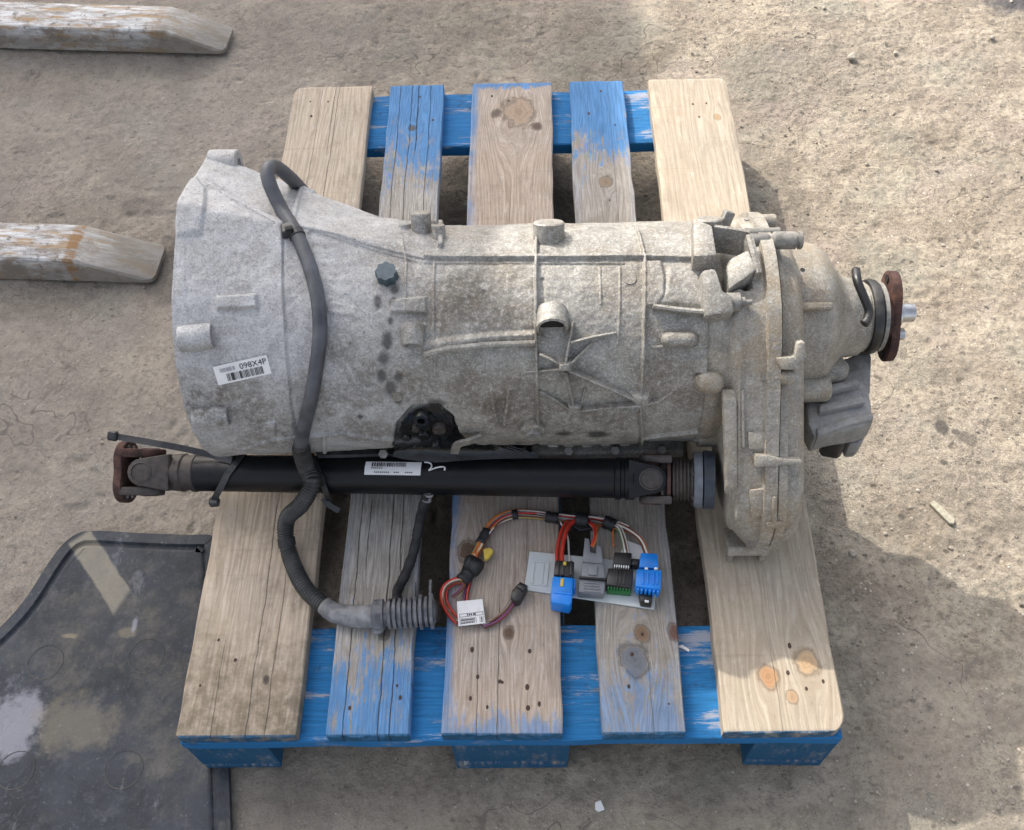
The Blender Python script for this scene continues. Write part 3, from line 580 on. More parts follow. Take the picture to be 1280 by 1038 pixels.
# ================================================================== GEARBOX
def hull_radial(circs, th, center, n=72):
    """radial distance of the convex hull of circles (y, z, r) about center at angles th"""
    P = []
    for y, z, r in circs:
        for k in range(n): a = 2 * PI * k / n; P.append((y - center[0] + r * math.cos(a), z - center[1] + r * math.sin(a)))
    P = sorted(set(P))
    def half(Q):
        h = []
        for p in Q:
            while len(h) > 1 and (h[-1][0] - h[-2][0]) * (p[1] - h[-2][1]) - (h[-1][1] - h[-2][1]) * (p[0] - h[-2][0]) <= 0: h.pop()
            h.append(p)
        return h
    H = half(P)[:-1] + half(P[::-1])[:-1]; H = np.array(H + H[:1])
    # dense resample then interpolate by angle
    t = np.linspace(0, 1, 16, endpoint=False); D = np.concatenate([H[i] + (H[i + 1] - H[i]) * t[:, None] for i in range(len(H) - 1)])
    a = np.arctan2(-D[:, 0], D[:, 1]); r = np.hypot(D[:, 0], D[:, 1]); o = np.argsort(a)
    return np.interp(th, a[o], r[o], period=2 * PI)

def seg_d(X, Sg, pts):
    """distance to polyline in (x, arc) space and the position along it 0..1"""
    best = np.full(X.shape, 9.0); tt = np.zeros(X.shape); n = len(pts) - 1
    for i in range(n):
        a = np.array(pts[i]); b = np.array(pts[i + 1]); d = b - a; l2 = (d @ d) + 1e-12
        t = np.clip(((X - a[0]) * d[0] + (Sg - a[1]) * d[1]) / l2, 0, 1)
        q = np.hypot(X - a[0] - d[0] * t, Sg - a[1] - d[1] * t); m = q < best
        best = np.where(m, q, best); tt = np.where(m, (i + t) / n, tt)
    return best, tt
RS = 0.145
def sx(u, v):
    P = body(u, v); return (P[0], ang(P) * RS)
def inside(X, Sg, poly):
    r = np.zeros(X.shape, bool); n = len(poly)
    for i in range(n):
        (x0, y0), (x1, y1) = poly[i], poly[(i + 1) % n]
        c = ((y0 > Sg) != (y1 > Sg)); xi = (x1 - x0) * (Sg - y0) / ((y1 - y0) if abs(y1 - y0) > 1e-9 else 1e-9) + x0; r ^= c & (X < xi)
    return r

def gearbox():
    G = thing('gearbox', 'dusty grey cast aluminium gearbox with transfer case lying across the pallet', 'gearbox', GR)
    O = GR
    # ---------- main casting as a fine relief around the axis
    X0, XS, X1 = -.37, -.078, .236
    xs = np.unique(np.r_[np.linspace(X0, X0 + .006, 5), np.linspace(X0 + .006, X1, 720), [XS]])
    th = np.radians(np.unique(np.r_[np.linspace(-180, -66, 30), np.linspace(-66, 128, 600), np.linspace(128, 180, 16)]))[:-1]
    R = np.zeros((len(xs), len(th)))
    ea = math.radians(46)
    key = {}
    for i, x in enumerate(xs):
        r = float(rprof(x)); e = np.interp(x, [-.37, -.335, -.09, -.07], [.197, .19, .115, .08]); rs = np.interp(x, [-.37, -.09], [.016, .012])
        e2 = np.interp(x, [-.37, -.33, -.2, .0], [.18, .174, .15, .11]); a2 = math.radians(7)
        k = (round(r, 5), round(e, 4))
        cs = [(float(axy(x)), float(axz(x)), r), (float(axy(x)) + math.sin(ea) * e, float(axz(x)) + math.cos(ea) * e, rs), (float(axy(x)) + math.sin(a2) * e2, float(axz(x)) + math.cos(a2) * e2, .012)]
        R[i] = hull_radial(cs, th, AX)
    X = np.repeat(xs[:, None], len(th), 1); T = np.repeat(th[None, :], len(xs), 0); SG = T * RS
    Hh = np.zeros(R.shape)
    def ridge(px, wmm, hmm, h1=None, sharp=.55):
        pts = [sx(*p) for p in px]; lo = np.min(pts, 0) - .02; hi = np.max(pts, 0) + .02
        m = (X > lo[0]) & (X < hi[0]) & (SG > lo[1]) & (SG < hi[1])
        if not m.any(): return
        d, t = seg_d(X[m], SG[m], pts); h = hmm if h1 is None else hmm + (h1 - hmm) * t
        add = h * .001 * (1 - sstep(wmm * .0005 * sharp, wmm * .0005, d))
        Hh[m] = np.where(np.abs(add) > 0, np.where(add > 0, np.maximum(Hh[m], add), Hh[m] + add), Hh[m])
    def pad(px, hmm, soft=.003, addm=False):
        poly = [sx(*p) for p in px]; lo = np.min(poly, 0) - .02; hi = np.max(poly, 0) + .02
        m = (X > lo[0]) & (X < hi[0]) & (SG > lo[1]) & (SG < hi[1]); xx, ss = X[m], SG[m]
        d, _ = seg_d(xx, ss, poly + poly[:1]); d = np.where(inside(xx, ss, poly), -d, d); a = hmm * .001 * (1 - sstep(-soft, soft, d))
        Hh[m] = Hh[m] + a if (addm or hmm < 0) else np.maximum(Hh[m], a)
    # bell housing
    pad([(357, 285), (357, 400), (362, 470), (374, 560), (200, 560), (200, 240), (345, 283)], 1.6, .002, True)
    ridge([(262, 247), (300, 263), (350, 289)], 5, 2.5); ridge([(264, 254), (300, 270), (345, 293)], 5, -2.5)
    ridge([(352, 290), (420, 300), (490, 315), (530, 323)], 6, 2.2); ridge([(390, 300), (450, 312), (520, 329)], 6, -1.6)
    ridge([(357, 300), (357, 400), (362, 470), (373, 540)], 4, -1.6)
    ridge([(392, 240), (378, 254), (370, 275), (368, 288)], 6, 3.5)
    pad([(271, 372), (322, 369), (323, 386), (272, 388)], 7, .0018)
    pad([(222, 256), (250, 247), (262, 258), (263, 280), (256, 302), (224, 304)], 6, .003)
    pad([(226, 300), (236, 300), (238, 400), (240, 470), (252, 545), (235, 545), (222, 460), (219, 380)], 2.2, .003)
    ridge([(416, 385), (450, 392)], 16, 1.2); ridge([(432, 372), (452, 395)], 10, -1.2)
    pad([(326, 527), (345, 525), (346, 541), (327, 543)], 4, .002)
    ridge([(300, 560), (340, 548), (430, 540), (500, 550)], 6, 4); ridge([(405, 545), (406, 575)], 6, 3)
    # main case
    ridge([(533, 322), (600, 323), (700, 323), (800, 322), (905, 324)], 6.5, 5.5, None, .6)
    ridge([(533, 330), (700, 331), (900, 332)], 5, -1.8)
    ridge([(671, 284), (670, 330), (670, 430), (672, 500), (673, 545)], 4.5, 6.5, None, .5); ridge([(678, 350), (678, 388)], 7, -2)
    ridge([(795, 286), (800, 300), (806, 325), (805, 400), (803, 470), (800, 500), (803, 545), (803, 572)], 4.5, 5.5, None, .5)
    ridge([(543, 330), (542, 420), (544, 470)], 3.5, 2.2); ridge([(503, 300), (508, 330), (507, 372)], 3, 2)
    ridge([(750, 335), (751, 380)], 3, 1.2); ridge([(775, 335), (774, 400), (772, 430)], 3, 1.4)
    ridge([(551, 278), (551, 308)], 8, 7); ridge([(505, 285), (540, 278)], 16, 5)
    pad([(525, 430), (560, 424), (610, 418), (668, 416), (670, 428), (640, 428), (600, 431), (560, 438), (532, 446)], 5, .004)
    pad([(489, 376), (533, 372), (533, 392), (489, 391)], 6, .0018)
    pad([(668, 330), (560, 331), (545, 440), (600, 425), (668, 420)], 1.3, .003, True)
    STAR = (([(706, 456), (711, 430), (716, 402)], 13, 9), ([(713, 428), (742, 421), (770, 416)], 15, 1), ([(710, 456), (725, 442), (740, 428)], 13, 3), ([(704, 456), (690, 448), (674, 441)], 12, 9), ([(702, 458), (682, 462), (655, 466)], 11, .5), ([(707, 460), (712, 482), (717, 506)], 12, 6), ([(709, 458), (755, 479), (802, 501)], 13, 8), ([(674, 488), (692, 496), (714, 510)], 3, 8), ([(718, 510), (760, 505), (800, 502)], 8, 9), ([(802, 502), (822, 500), (842, 489)], 9, 1), ([(727, 502), (732, 484)], 4, 1))
    pad([(697, 450), (714, 449), (715, 461), (698, 461)], 17, .003); pad([(790, 493), (812, 490), (812, 506), (794, 507)], 9, .004)
    pad([(710, 503), (727, 503), (727, 514), (710, 514)], 9, .002)
    pad([(806, 328), (826, 327), (831, 350), (830, 372), (820, 384), (806, 384)], 4, .0025)
    pad([(836, 334), (876, 334), (880, 384), (820, 380), (832, 366)], 2.5, .003)
    pad([(866, 300), (894, 300), (900, 324), (866, 324)], 6, .003)
    ridge([(614, 490), (622, 530)], 5, 4); ridge([(636, 488), (630, 530)], 5, 4); pad([(618, 500), (632, 500), (626, 524)], -3, .003)
    pad([(672, 520), (798, 512), (800, 575), (674, 575)], 3, .004, True); pad([(560, 520), (665, 520), (668, 565), (600, 562)], 2, .006, True)
    for u in (692, 712, 735, 758, 782): pad([(u - 7, 564), (u + 6, 563), (u + 6, 590), (u - 7, 590)], 6, .002)
    ridge([(815, 434), (895, 433)], 4, 2.5); ridge([(880, 392), (886, 440), (884, 560)], 5, 3); ridge([(812, 560), (812, 440)], 2, 1)
    pad([(868, 448), (900, 446), (900, 468), (868, 466)], 6, .003); pad([(870, 395), (884, 395), (884, 430), (872, 430)], 3, .004)
    ridge([(805, 545), (900, 535)], 6, 5)
    pad([(492, 556), (496, 530), (515, 508), (548, 506), (566, 520), (574, 545), (600, 560), (600, 580), (492, 580)], -7, .003)
    nz = (vnoise(X, SG, 60, 3) - .5) * .0010 + (vnoise(X, SG, 190, 4) - .5) * .0007 + (vnoise(X, SG, 18, 5) - .5) * .0016
    R = R + Hh + nz
    Yv = AX[0] - R * np.sin(T); Zv = AX[1] + R * np.cos(T)
    Zv = np.maximum(Zv, .1445)
    isplit = int(np.argmin(np.abs(xs - XS))); nt = len(th)
    def part(i0, i1, name, mat, bell):
        V = np.stack([X[i0:i1 + 1], Yv[i0:i1 + 1], Zv[i0:i1 + 1]], -1).reshape(-1, 3); n = i1 - i0 + 1
        i = np.arange(n - 1)[:, None] * nt + np.arange(nt)[None, :]; j = np.arange(n - 1)[:, None] * nt + (np.arange(nt)[None, :] + 1) % nt
        F = np.stack([i, j, j + nt, i + nt], -1).reshape(-1, 4)[:, ::-1].tolist(); F = [tuple(q) for q in F]; V = V.tolist()
        if bell:                                        # hollow mouth
            rows = []
            for x, s in ((-.37, .9), (-.33, .86), (-.24, .72), (-.235, .2)):
                b = len(V); rows.append(b)
                for q in range(nt):
                    rr = min(R[0, q], .19); V.append([x, AX[0] - rr * s * math.sin(th[q]), AX[1] + rr * s * math.cos(th[q])])
            prev = 0
            for b in rows:
                for q in range(nt): F.append((prev + q, b + q, b + (q + 1) % nt, prev + (q + 1) % nt)[::-1])
                prev = b
            F.append(tuple(prev + q for q in range(nt)))
        else: F.append(tuple((n - 1) * nt + q for q in range(nt))[::-1])
        return mesh_obj(name, V, F, mat, G, O, True)
    bell = part(0, isplit, 'bell_housing', M_bell, True)
    case = part(isplit, len(xs) - 1, 'main_case', M_case, False)

    # ---------- lugs, bosses and bolts on the casting
    def lug(u0, v0, u1, v1, r, mat=M_bell, sink=.3, bore=.55, name='mounting_lug', parent=G):
        a = body(u0, v0); b = body(u1, v1); n = nrm((a + b) / 2); a = a + n * r * (1 - 2 * sink) * .5; b = b + n * r * (1 - 2 * sink) * .5; L = float(np.linalg.norm(b - a))
        p = [(0, r * .96), (L * .3, r), (L - .002, r * .98), (L, r * .9), (L, r * bore), (L - .012, r * bore * .9)]
        o = MB().lathe(p, a, b - a, 20).build(name, mat, parent, O, angle=35)
        if bore: MB().lathe([(L - .0119, r * bore * .97), (L - .0115, r * bore * .97)], a, b - a, 16).build('bore', M_hole, o, O)
        return o
    lug(226, 424, 267, 420, .0155, bore=.78); lug(243, 520, 287, 517, .0135, bore=.78); lug(238, 278, 262, 269, .012, sink=.15, bore=.78)
    def cyl(u, v, r, h, mat, name, direc=None, n=20, bore=0, off=-.004, cone=1.0, hexa=False):
        a = body(u, v); d = nrm(a) if direc is None else np.array(direc, float); d = d / np.linalg.norm(d); a = a + d * off
        p = [(0, r), (h - .0015, r * cone), (h, r * cone * .9)]
        if bore: p += [(h, r * bore), (h - .01, r * bore * .9)]
        o = MB().lathe(p, a, d, 6 if hexa else n).build(name, mat, G, O, angle=35)
        if bore: MB().lathe([(h - .0099, r * bore * .96), (h - .0095, r * bore * .96)], a, d, 16).build('bore', M_hole, o, O)
        return o
    # far lug on the bell rim
    p = onx(297, 199, -.335)
    MB().lathe([(0, .019), (.034, .019), (.036, .017), (.036, .008), (.02, .008)], (-.3685, .477 + math.sin(math.radians(48)) * .198, .343 + math.cos(math.radians(48)) * .198), (1, 0, 0), 20).build('mounting_lug', M_bell, G, O, angle=35)
    down = np.array([0, -.93, -.37])
    cyl(516, 412, .0145, .024, M_case, 'boss', down, bore=.6, off=-.004, cone=.85)
    cyl(690, 396, .0185, .027, M_case, 'boss', np.array([0, -.95, .02]), bore=.86, off=-.007)
    o = cyl(666, 533, .0155, .014, M_case, 'boss', None, off=-.004); cyl(667, 534, .0105, .019, M_bolt, 'bolt', None, hexa=True)
    cyl(718, 509, .007, .012, M_bolt, 'bolt', None, hexa=True); cyl(787, 349, .0085, .006, M_case, 'core_plug'); cyl(497, 496, .006, .006, M_bolt, 'bolt', None)
    # top bosses standing on the far silhouette
    for u, v, r, h in ((686, 296, .019, .026), (527, 288, .0125, .03), (886, 296, .016, .03), (549, 296, .008, .022)):
        cyl(u, v, r, h, M_case, 'boss', (0, .55, .83), off=-.008)
    cyl(900, 292, .0075, .032, M_bolt, 'bolt', (0.35, .5, .8), off=-.004, hexa=True)
    def capsule(u0, v0, u1, v1, r, mat, name='cast_lug', surf=body, off=0.0, squash=1):
        a = surf(u0, v0, off); b = surf(u1, v1, off); L = np.linalg.norm(b - a); k = 7
        p = [(r * (1 - math.cos(q * PI / 2 / k)), r * math.sin(q * PI / 2 / k) + .0003) for q in range(k + 1)]; p += [(L - t, rr) for t, rr in p[::-1]]
        return MB().lathe(p, a, b - a, 14).build(name, mat, G, O, smooth=True)
    capsule(826, 425, 872, 424, .0085, M_case, off=.004); capsule(868, 476, 905, 479, .013, M_tc, off=.002)
    # breather cap with scalloped rim
    a = body(484, 346); d = nrm(a); e = Vector((1, 0, 0)); c = Vector(tuple(d)).cross(e); v0 = []; v1 = []
    for q in range(32):
        t = 2 * PI * q / 32; r = .0125 + .0011 * math.cos(8 * t); w_ = e * math.cos(t) * r + c * math.sin(t) * r
        v0.append(Vector(tuple(a - d * .002)) + w_); v1.append(Vector(tuple(a + d * .013)) + w_ * .93)
    MB().prism(v0, v1).build('breather_cap', M_capblue, G, O)
    # ---------- oily opening with plug and pins
    def conform(px, off, name, mat, parent=G, rings=5):
        c = np.mean(px, 0); D = []; n = len(px)
        for i in range(n):
            for k in range(6): a = np.array(px[i], float); b = np.array(px[(i + 1) % n], float); D.append(a + (b - a) * k / 6 + np.array((rnd.uniform(-1.7, 1.7), rnd.uniform(-1.7, 1.7))))
        V = [body(*c, off)]; F = []; N = len(D)
        for q in range(1, rings + 1):
            for p_ in D: V.append(body(*(c + (p_ - c) * q / rings), off))
        for i in range(N): F.append((0, 1 + i, 1 + (i + 1) % N))
        for q in range(rings - 1):
            for i in range(N): a_ = 1 + q * N + i; b_ = 1 + q * N + (i + 1) % N; F.append((a_, a_ + N, b_ + N, b_))
        return mesh_obj(name, V, F, mat, parent, O, True)
    oily = conform([(491, 572), (496, 545), (502, 528), (514, 516), (528, 512), (538, 507), (549, 506), (555, 513), (566, 520), (567, 530), (578, 536), (586, 545), (600, 556), (640, 563), (672, 566), (672, 578), (560, 580)], .0012, 'oil_patch', M_oily)
    for u, v, r, h, mt in ((527, 520, .010, .012, M_oily), (549, 532, .008, .012, M_yoke), (530, 541, .008, .01, M_oily), (508, 545, .006, .008, M_oily), (545, 551, .006, .012, M_oily), (520, 531, .0045, .012, M_yoke)):
        cyl(u, v, r, h, mt, 'connector_pin' if r < .006 else 'connector_socket', None, off=-.003, bore=.5 if r > .009 else 0)
    # small bent bracket in front of the opening
    pp = [body(568, 566, .016), body(572, 556, .016), body(586, 552, .014), body(602, 546, .008)]
    MB().ribbon(spline(pp, 5), [nrm(q) for q in spline(pp, 5)], .010, .004).build('bracket', M_bolt, G, O)
    # ---------- pan rail and oil pan
    MB().box((.2, .262, .016), Matrix.Translation((.131, .467, .226)), .003).build('pan_rail', M_case, G, O)
    MB().box((.28, .262, .016), Matrix.Translation((-.11, .467, .2258)), .003).build('pan_rail', M_black, G, O)
    MB().box((.42, .236, .072), Matrix.Translation((-.01, .47, .1815)), .012, 3).build('oil_pan', M_black, G, O)
    bb = MB().lathe([(-.012, .0065), (.008, .0065), (.009, .0055)], (0, 0, 0), (0, -.6, .8), 6, (1, 0, 0))
    b0 = None
    for i in range(7):
        x = -.16 + i * .06
        if b0 is None: o = bb.build('bolt', M_bolt, G, local=True); b0 = o
        else: o = b0.copy(); C.objects.link(o); o.parent = G
        o.location = tuple(np.array((x, .338, .237)) - O)
    # ---------- transfer case
    def sections(st, c1, c2, mat, name, center, ribs=None, nth=320, lobe=None):
        t = np.linspace(-PI, PI, nth, endpoint=False); V = []; F = []; n = len(st)
        for x, d in st:
            q = float(np.interp(x, [lobe[0], lobe[1]], [0, 1])) if lobe else 1.0
            q1 = (c1[0] + (c2[0] - c1[0]) * q, c1[1] + (c2[1] - c1[1]) * q)
            r = hull_radial([(c1[0], c1[1], max(.01, c1[2] + d)), (q1[0], q1[1], max(.01, c2[2] + d - .01 * (1 - q)))], t, center)
            if ribs is not None: r = r + ribs(x, t, r)
            r = r + (vnoise(np.full_like(t, x), t * .15, 60, 8) - .5) * .0012
            y = center[0] - r * np.sin(t); z = np.maximum(center[1] + r * np.cos(t), .1448)
            V += np.c_[np.full_like(t, x), y, z].tolist()
        for i in range(n - 1):
            for k in range(nth): j = (k + 1) % nth; F.append((i * nth + k, (i + 1) * nth + k, (i + 1) * nth + j, i * nth + j))
        F.append(tuple(range(nth))); F.append(tuple((n - 1) * nth + k for k in range(nth))[::-1])
        return MB().add(V, F).build(name, mat, G, O, angle=48)
    fy, fz = at(884, 600, .25)[1:]
    c1 = (AX[0], AX[1], .142); c2 = (fy + .004, fz - .002, .083); cc = (.39, .3)
    def dens(st):
        out = []
        for (x0, d0), (x1, d1) in zip(st[:-1], st[1:]):
            k = max(1, int((x1 - x0) / .003))
            for q in range(k): out.append((x0 + (x1 - x0) * q / k, d0 + (d1 - d0) * q / k))
        return out + [st[-1]]
    def pocket(x, t, r):                               # cast recess on top, behind the shift bracket
        low = -.05 * max(0, (.300 - x) / .035) ** 1.3 * sstep(math.radians(92), math.radians(128), t) * (x > .262)
        return low - .024 * sstep(.238, .242, x) * (1 - sstep(.284, .288, x)) * sstep(math.radians(-46), math.radians(-43), t) * (1 - sstep(math.radians(-10), math.radians(-7), t))
    tf = lambda p: math.atan2(-(p[1] - cc[0]), p[2] - cc[1])
    sections(dens([(.215, -.03), (.222, -.014), (.226, -.007), (.232, -.004), (.25, -.001), (.262, -.004), (.268, .001), (.274, .002), (.28, -.001), (.302, .001), (.304, .0075), (.3185, .0075), (.3195, .006)]), c1, c2, M_tc, 'transfer_case', cc, pocket, lobe=(.258, .272))
    sections(dens([(.3185, .0045), (.3205, .0045)]), c1, c2, M_hole, 'gasket', cc)
    sections(dens([(.3198, .0055), (.321, .0075), (.331, .0075), (.3325, .001), (.346, -.003), (.354, -.012), (.359, -.03)]), (c1[0], c1[1], .12), c2, M_tc, 'rear_cover', cc)
    # flange bolts bosses on the front of the chain housing, low foot
    def blk(px, z0, z1, mat, name, bev=.002, parent=G): return slab(px, z0, z1, bev).build(name, mat, parent, O, angle=40)
    def tpt(u, v, off=0):       # ray onto the chain housing hull (front side)
        P = CAM + _T[:, None] * ray(u, v); y = P[:, 1] - cc[0]; z = P[:, 2] - cc[1]; t = np.arctan2(-y, z)
        r = hull_radial([c1, c2], t, cc); i = int(np.argmax(np.hypot(y, z) < r + off)); return P[i]
    def tn(p): n = np.array([0, -.72, .69]); return n
    def tblock(px, h, mat, name, sink=.006, bev=.002, taper=1.0):
        b = [tpt(*q) for q in px]; n = tn(b[0]); ctr = np.mean(b, 0)
        return MB().prism([q - n * sink for q in b], [ctr + (q - ctr) * taper + n * h for q in b], bev).build(name, mat, G, O, angle=40)
    tblock([(941, 566), (958, 566), (975, 571), (1000, 572), (1001, 578), (976, 579), (941, 582)], .012, M_tc, 'flange_lug', taper=.97)
    tblock([(963, 425), (974, 425), (974, 437), (963, 437)], .008, M_tc, 'flange_lug'); tblock([(966, 446), (990, 444), (994, 426), (1004, 425), (1006, 446), (994, 462), (972, 461)], .012, M_tc, 'flange_lug', taper=.95)
    tblock([(936, 612), (964, 608), (966, 640), (938, 648)], .005, M_tc, 'cast_pad', bev=.002); tblock([(934, 540), (962, 540), (962, 562), (935, 562)], .004, M_tc, 'cast_pad')
    tblock([(902, 487), (922, 487), (924, 620), (906, 620)], .003, M_tc, 'cast_rib', taper=.8); tblock([(926, 486), (930, 486), (931, 560), (927, 560)], .004, M_tc, 'cast_rib')
    tblock([(963, 618), (969, 618), (969, 652), (963, 652)], .012, M_tc, 'cast_rib'); tblock([(955, 650), (975, 648), (976, 656), (956, 659)], .012, M_tc, 'flange_lug')
    MB().box((.052, .045, .014), Matrix.Translation((.308, at(966, 676, .165)[1], .163)) @ Matrix.Rotation(-.45, 4, 'X'), .002).build('foot_bracket', M_tc, G, O)
    for s in (-.021, .021): MB().box((.008, .018, .02), Matrix.Translation((.308 + s, at(966, 690, .156)[1], .1552)), .0015).build('foot_tab', M_tc, G, O)
    p = at(952, 668, .172); MB().lathe([(-.008, .006), (.004, .006), (.005, .005)], p, (0, -.6, .8), 14).build('bolt', M_bolt, G, O, angle=35)
    # bolt bosses round the split line
    for dg in (-150, -112, -78, -44, 30, 112, 166):
        a_ = math.radians(dg); r_ = float(hull_radial([c1, c2], np.array([a_]), cc)[0]) - .001; y_ = cc[0] - r_ * math.sin(a_); z_ = cc[1] + r_ * math.cos(a_)
        if z_ < .158: continue
        bo = MB().lathe([(.302, .006), (.3035, .0085), (.3315, .009), (.335, .0085), (.3355, .006)], (0, y_, z_), (1, 0, 0), 16).build('bolt_boss', M_tc, G, O, angle=40)
        MB().lathe([(.298, .005), (.3025, .0054)], (0, y_, z_), (1, 0, 0), 6).build('bolt', M_bolt, bo, O)
    # horizontal bolts on the left face of the chain housing
    for u, v in ((866, 549), (872, 536)):
        p = at(u, v, .27); MB().lathe([(0, .005), (.012, .005), (.012, .009), (.034, .009)], p, (1, 0, 0), 12).build('bolt', M_bolt, G, O, angle=35)
    p = at(905, 545, .275); MB().lathe([(-.02, .02), (.02, .02), (.024, .016)], (p[0] - .012, p[1] + .01, p[2] - .004), (1, 0, 0), 16).build('boss', M_tc, G, O, angle=35)
    # ---------- bracket with open pocket on top of the case
    def fin(px, h, thk, mat, name, h1=None, surf=body):
        b = [surf(*q) for q in px]; n = nrm(np.mean(b, 0)); h1 = h if h1 is None else h1; v = []; f = []
        for i, q in enumerate(b):
            t = b[min(i + 1, len(b) - 1)] - b[max(0, i - 1)]; t = t / np.linalg.norm(t); c = np.cross(t, n); hh = h + (h1 - h) * i / (len(b) - 1)
            v += [q - n * .012 - c * thk * .7, q + n * hh - c * thk / 2, q + n * (hh + .001), q + n * hh + c * thk / 2, q - n * .012 + c * thk * .7]
        for i in range(len(b) - 1):
            for k in range(5): f.append((i * 5 + k, i * 5 + (k + 1) % 5, i * 5 + 5 + (k + 1) % 5, i * 5 + 5 + k))
        f.append((4, 3, 2, 1, 0)); e = (len(b) - 1) * 5; f.append(tuple(e + k for k in range(5)))
        return MB().add(v, f).build(name, mat, G, O)
    def cpad(px, h, mat, name, bev=.002, taper=1.0, sink=.012, surf=body, tilt=None):
        b = [surf(*q) for q in px]; n = nrm(np.mean(b, 0)); ctr = np.mean(b, 0)
        hs = [h] * len(b) if tilt is None else tilt
        return MB().prism([q - n * sink for q in b], [ctr + (q - ctr) * taper + n * hh for q, hh in zip(b, hs)], bev).build(name, mat, G, O, angle=40)
    fin([(815, 385), (840, 389), (862, 392), (884, 394)], .012, .005, M_case, 'cast_rib', .02)
    cpad([(863, 291), (887, 302), (893, 340), (863, 341)], .026, M_case, 'cast_pad', .003, .98)
    cpad([(872, 346), (890, 343), (899, 373), (911, 377), (914, 400), (876, 405)], .026, M_case, 'cast_pad', .004, .96)
    fin([(890, 303), (912, 306), (934, 310)], .024, .0045, M_case, 'bracket_wall'); fin([(932, 310), (939, 330), (945, 352)], .024, .008, M_case, 'bracket_wall', .016); pass
    cpad([(906, 338), (911, 328), (932, 323), (943, 349), (908, 370)], .018, M_case, 'cast_pad', .003, .96, sink=.03, tilt=[.010, .010, .02, .02, .012])
    p = body(922, 378, .008); MB().lathe([(-.02, .011), (.002, .011), (.003, .006), (.008, .006), (.008, .003), (.016, .003)], p, (1, 0, 0), 14).build('bolt', M_bolt, G, O, angle=35)
    for px, h0, h1 in STAR: fin(px, h0 * .001, .0026, M_case, 'cast_rib', h1 * .001)
    fin([(531, 442), (560, 435), (610, 430), (669, 428)], .011, .0055, M_case, 'cast_rib', .009)
    # silver studs across the flange top
    p = at(932, 291, .472); MB().lathe([(0, .0055), (.04, .0055), (.041, .0045)], p, (1, 0, 0), 12).build('stud', M_bolt, G, O, angle=35)
    p = at(935, 301, .472); st = MB().lathe([(0, .008), (.022, .0085), (.026, .006), (.03, .0105), (.055, .0105), (.0555, .0085), (.058, .0085), (.0585, .0105), (.062, .0105), (.063, .0095)], p, (1, -.02, 0), 16).build('stud', M_bolt, G, O, angle=35)
    # ---------- rear housing, neck, seal, output flange
    yo, zo = RAX
    MB().lathe([(.325, .112), (.338, .1), (.343, .0985), (.383, .0968), (.394, .0945), (.405, .085), (.416, .069), (.425, .058), (.433, .0525), (.452, .05)], (0, yo, zo), (1, 0, 0), 72).build('rear_housing', M_tc, G, O, smooth=True)
    MB().lathe([(.446, .050), (.449, .048), (.454, .048), (.455, .0455), (.459, .0455), (.46, .043), (.464, .043)], (0, yo, zo), (1, 0, 0), 48).build('output_neck', M_tc, G, O, angle=35)
    MB().lathe([(.462, .040), (.463, .0475), (.468, .049), (.474, .0475), (.475, .04)], (0, yo, zo), (1, 0, 0), 48).build('seal_ring', M_black, G, O, angle=40)
    MB().lathe([(.476, .038), (.477, .045), (.482, .045), (.484, .036)], (0, yo, zo), (1, 0, 0), 48).build('dust_shield', M_bolt, G, O, angle=40)
    out = []
    for q in range(90):
        a = 2 * PI * q / 90; r = .030 + .029 * abs(math.cos(a - .1)) ** 2.6; out.append((r * math.cos(a), r * math.sin(a)))
    # arms of the three-armed flange point up-far, down-near and sideways
    rot = math.radians(126)
    def fl(x, s): return [(x, yo + (c * math.cos(rot) - d * math.sin(rot)) * s * -1, zo + (c * math.sin(rot) + d * math.cos(rot)) * s) for c, d in out]
    f_ = MB().prism(fl(.490, 1), fl(.501, .99), .0025).build('output_flange', M_rust, G, O, angle=40)
    MB().lathe([(.476, .03), (.49, .034)], (0, yo, zo), (1, 0, 0), 32).build('flange_hub', M_rust, f_, O, smooth=True)
    for k in range(2):
        a = .1 + PI * k + rot; c = (-.049 * math.cos(a), .049 * math.sin(a))
        MB().lathe([(.4885, .0055), (.5025, .0055)], (0, yo + c[0], zo + c[1]), (1, 0, 0), 14).build('bolt_hole', M_hole, f_, O)
    MB().lathe([(.5, .02), (.506, .02), (.507, .0125), (.525, .012), (.526, .0105)], (0, yo + .002, zo + .004), (1, 0, 0), 20).build('shaft_end', M_steel, G, O, angle=35)
    MB().lathe([(.503, .008), (.513, .008), (.513, .0035), (.511, .0035)], (0, yo - .02, zo - .012), (1, 0, 0), 6).build('bolt', M_steel, G, O, angle=35)
    # black hose clip on the neck
    pp = [rear(1070, 338, -.012), rear(1072, 352, -.008), rear(1080, 372, -.012), rear(1086, 388, -.016), rear(1084, 400, -.014), rear(1080, 405, -.012)]
    MB().tube(spline(pp, 6), .0055, 10).build('breather_hose', M_black, G, O, smooth=True)
    # ridge fin and pads on rear housing
    a = rear(988, 385, .004); b = rear(1040, 383, .004); n = nrm(a, RAX)
    MB().box((b[0] - a[0], .0095, .03), Matrix.Translation(tuple((a + b) / 2 - n * .006)) @ Matrix.Rotation(math.atan2(-n[1], n[2]), 4, 'X'), .003, 2).build('cast_rib', M_tc, G, O)
    a = rear(1003, 338, .0); MB().lathe([(0, .003), (.001, .003)], a, nrm(a, RAX), 10).build('bore', M_hole, G, O)
    # ---------- shift motor on the rear
    a = at(986, 488, .315); b = at(1034, 486, .315)
    MB().lathe([(0, .016), (.045, .0165), (.05, .014)], a, b - a, 18).build('motor_boss', M_tc, G, O, angle=35)
    ym = at(1050, 500, .30)
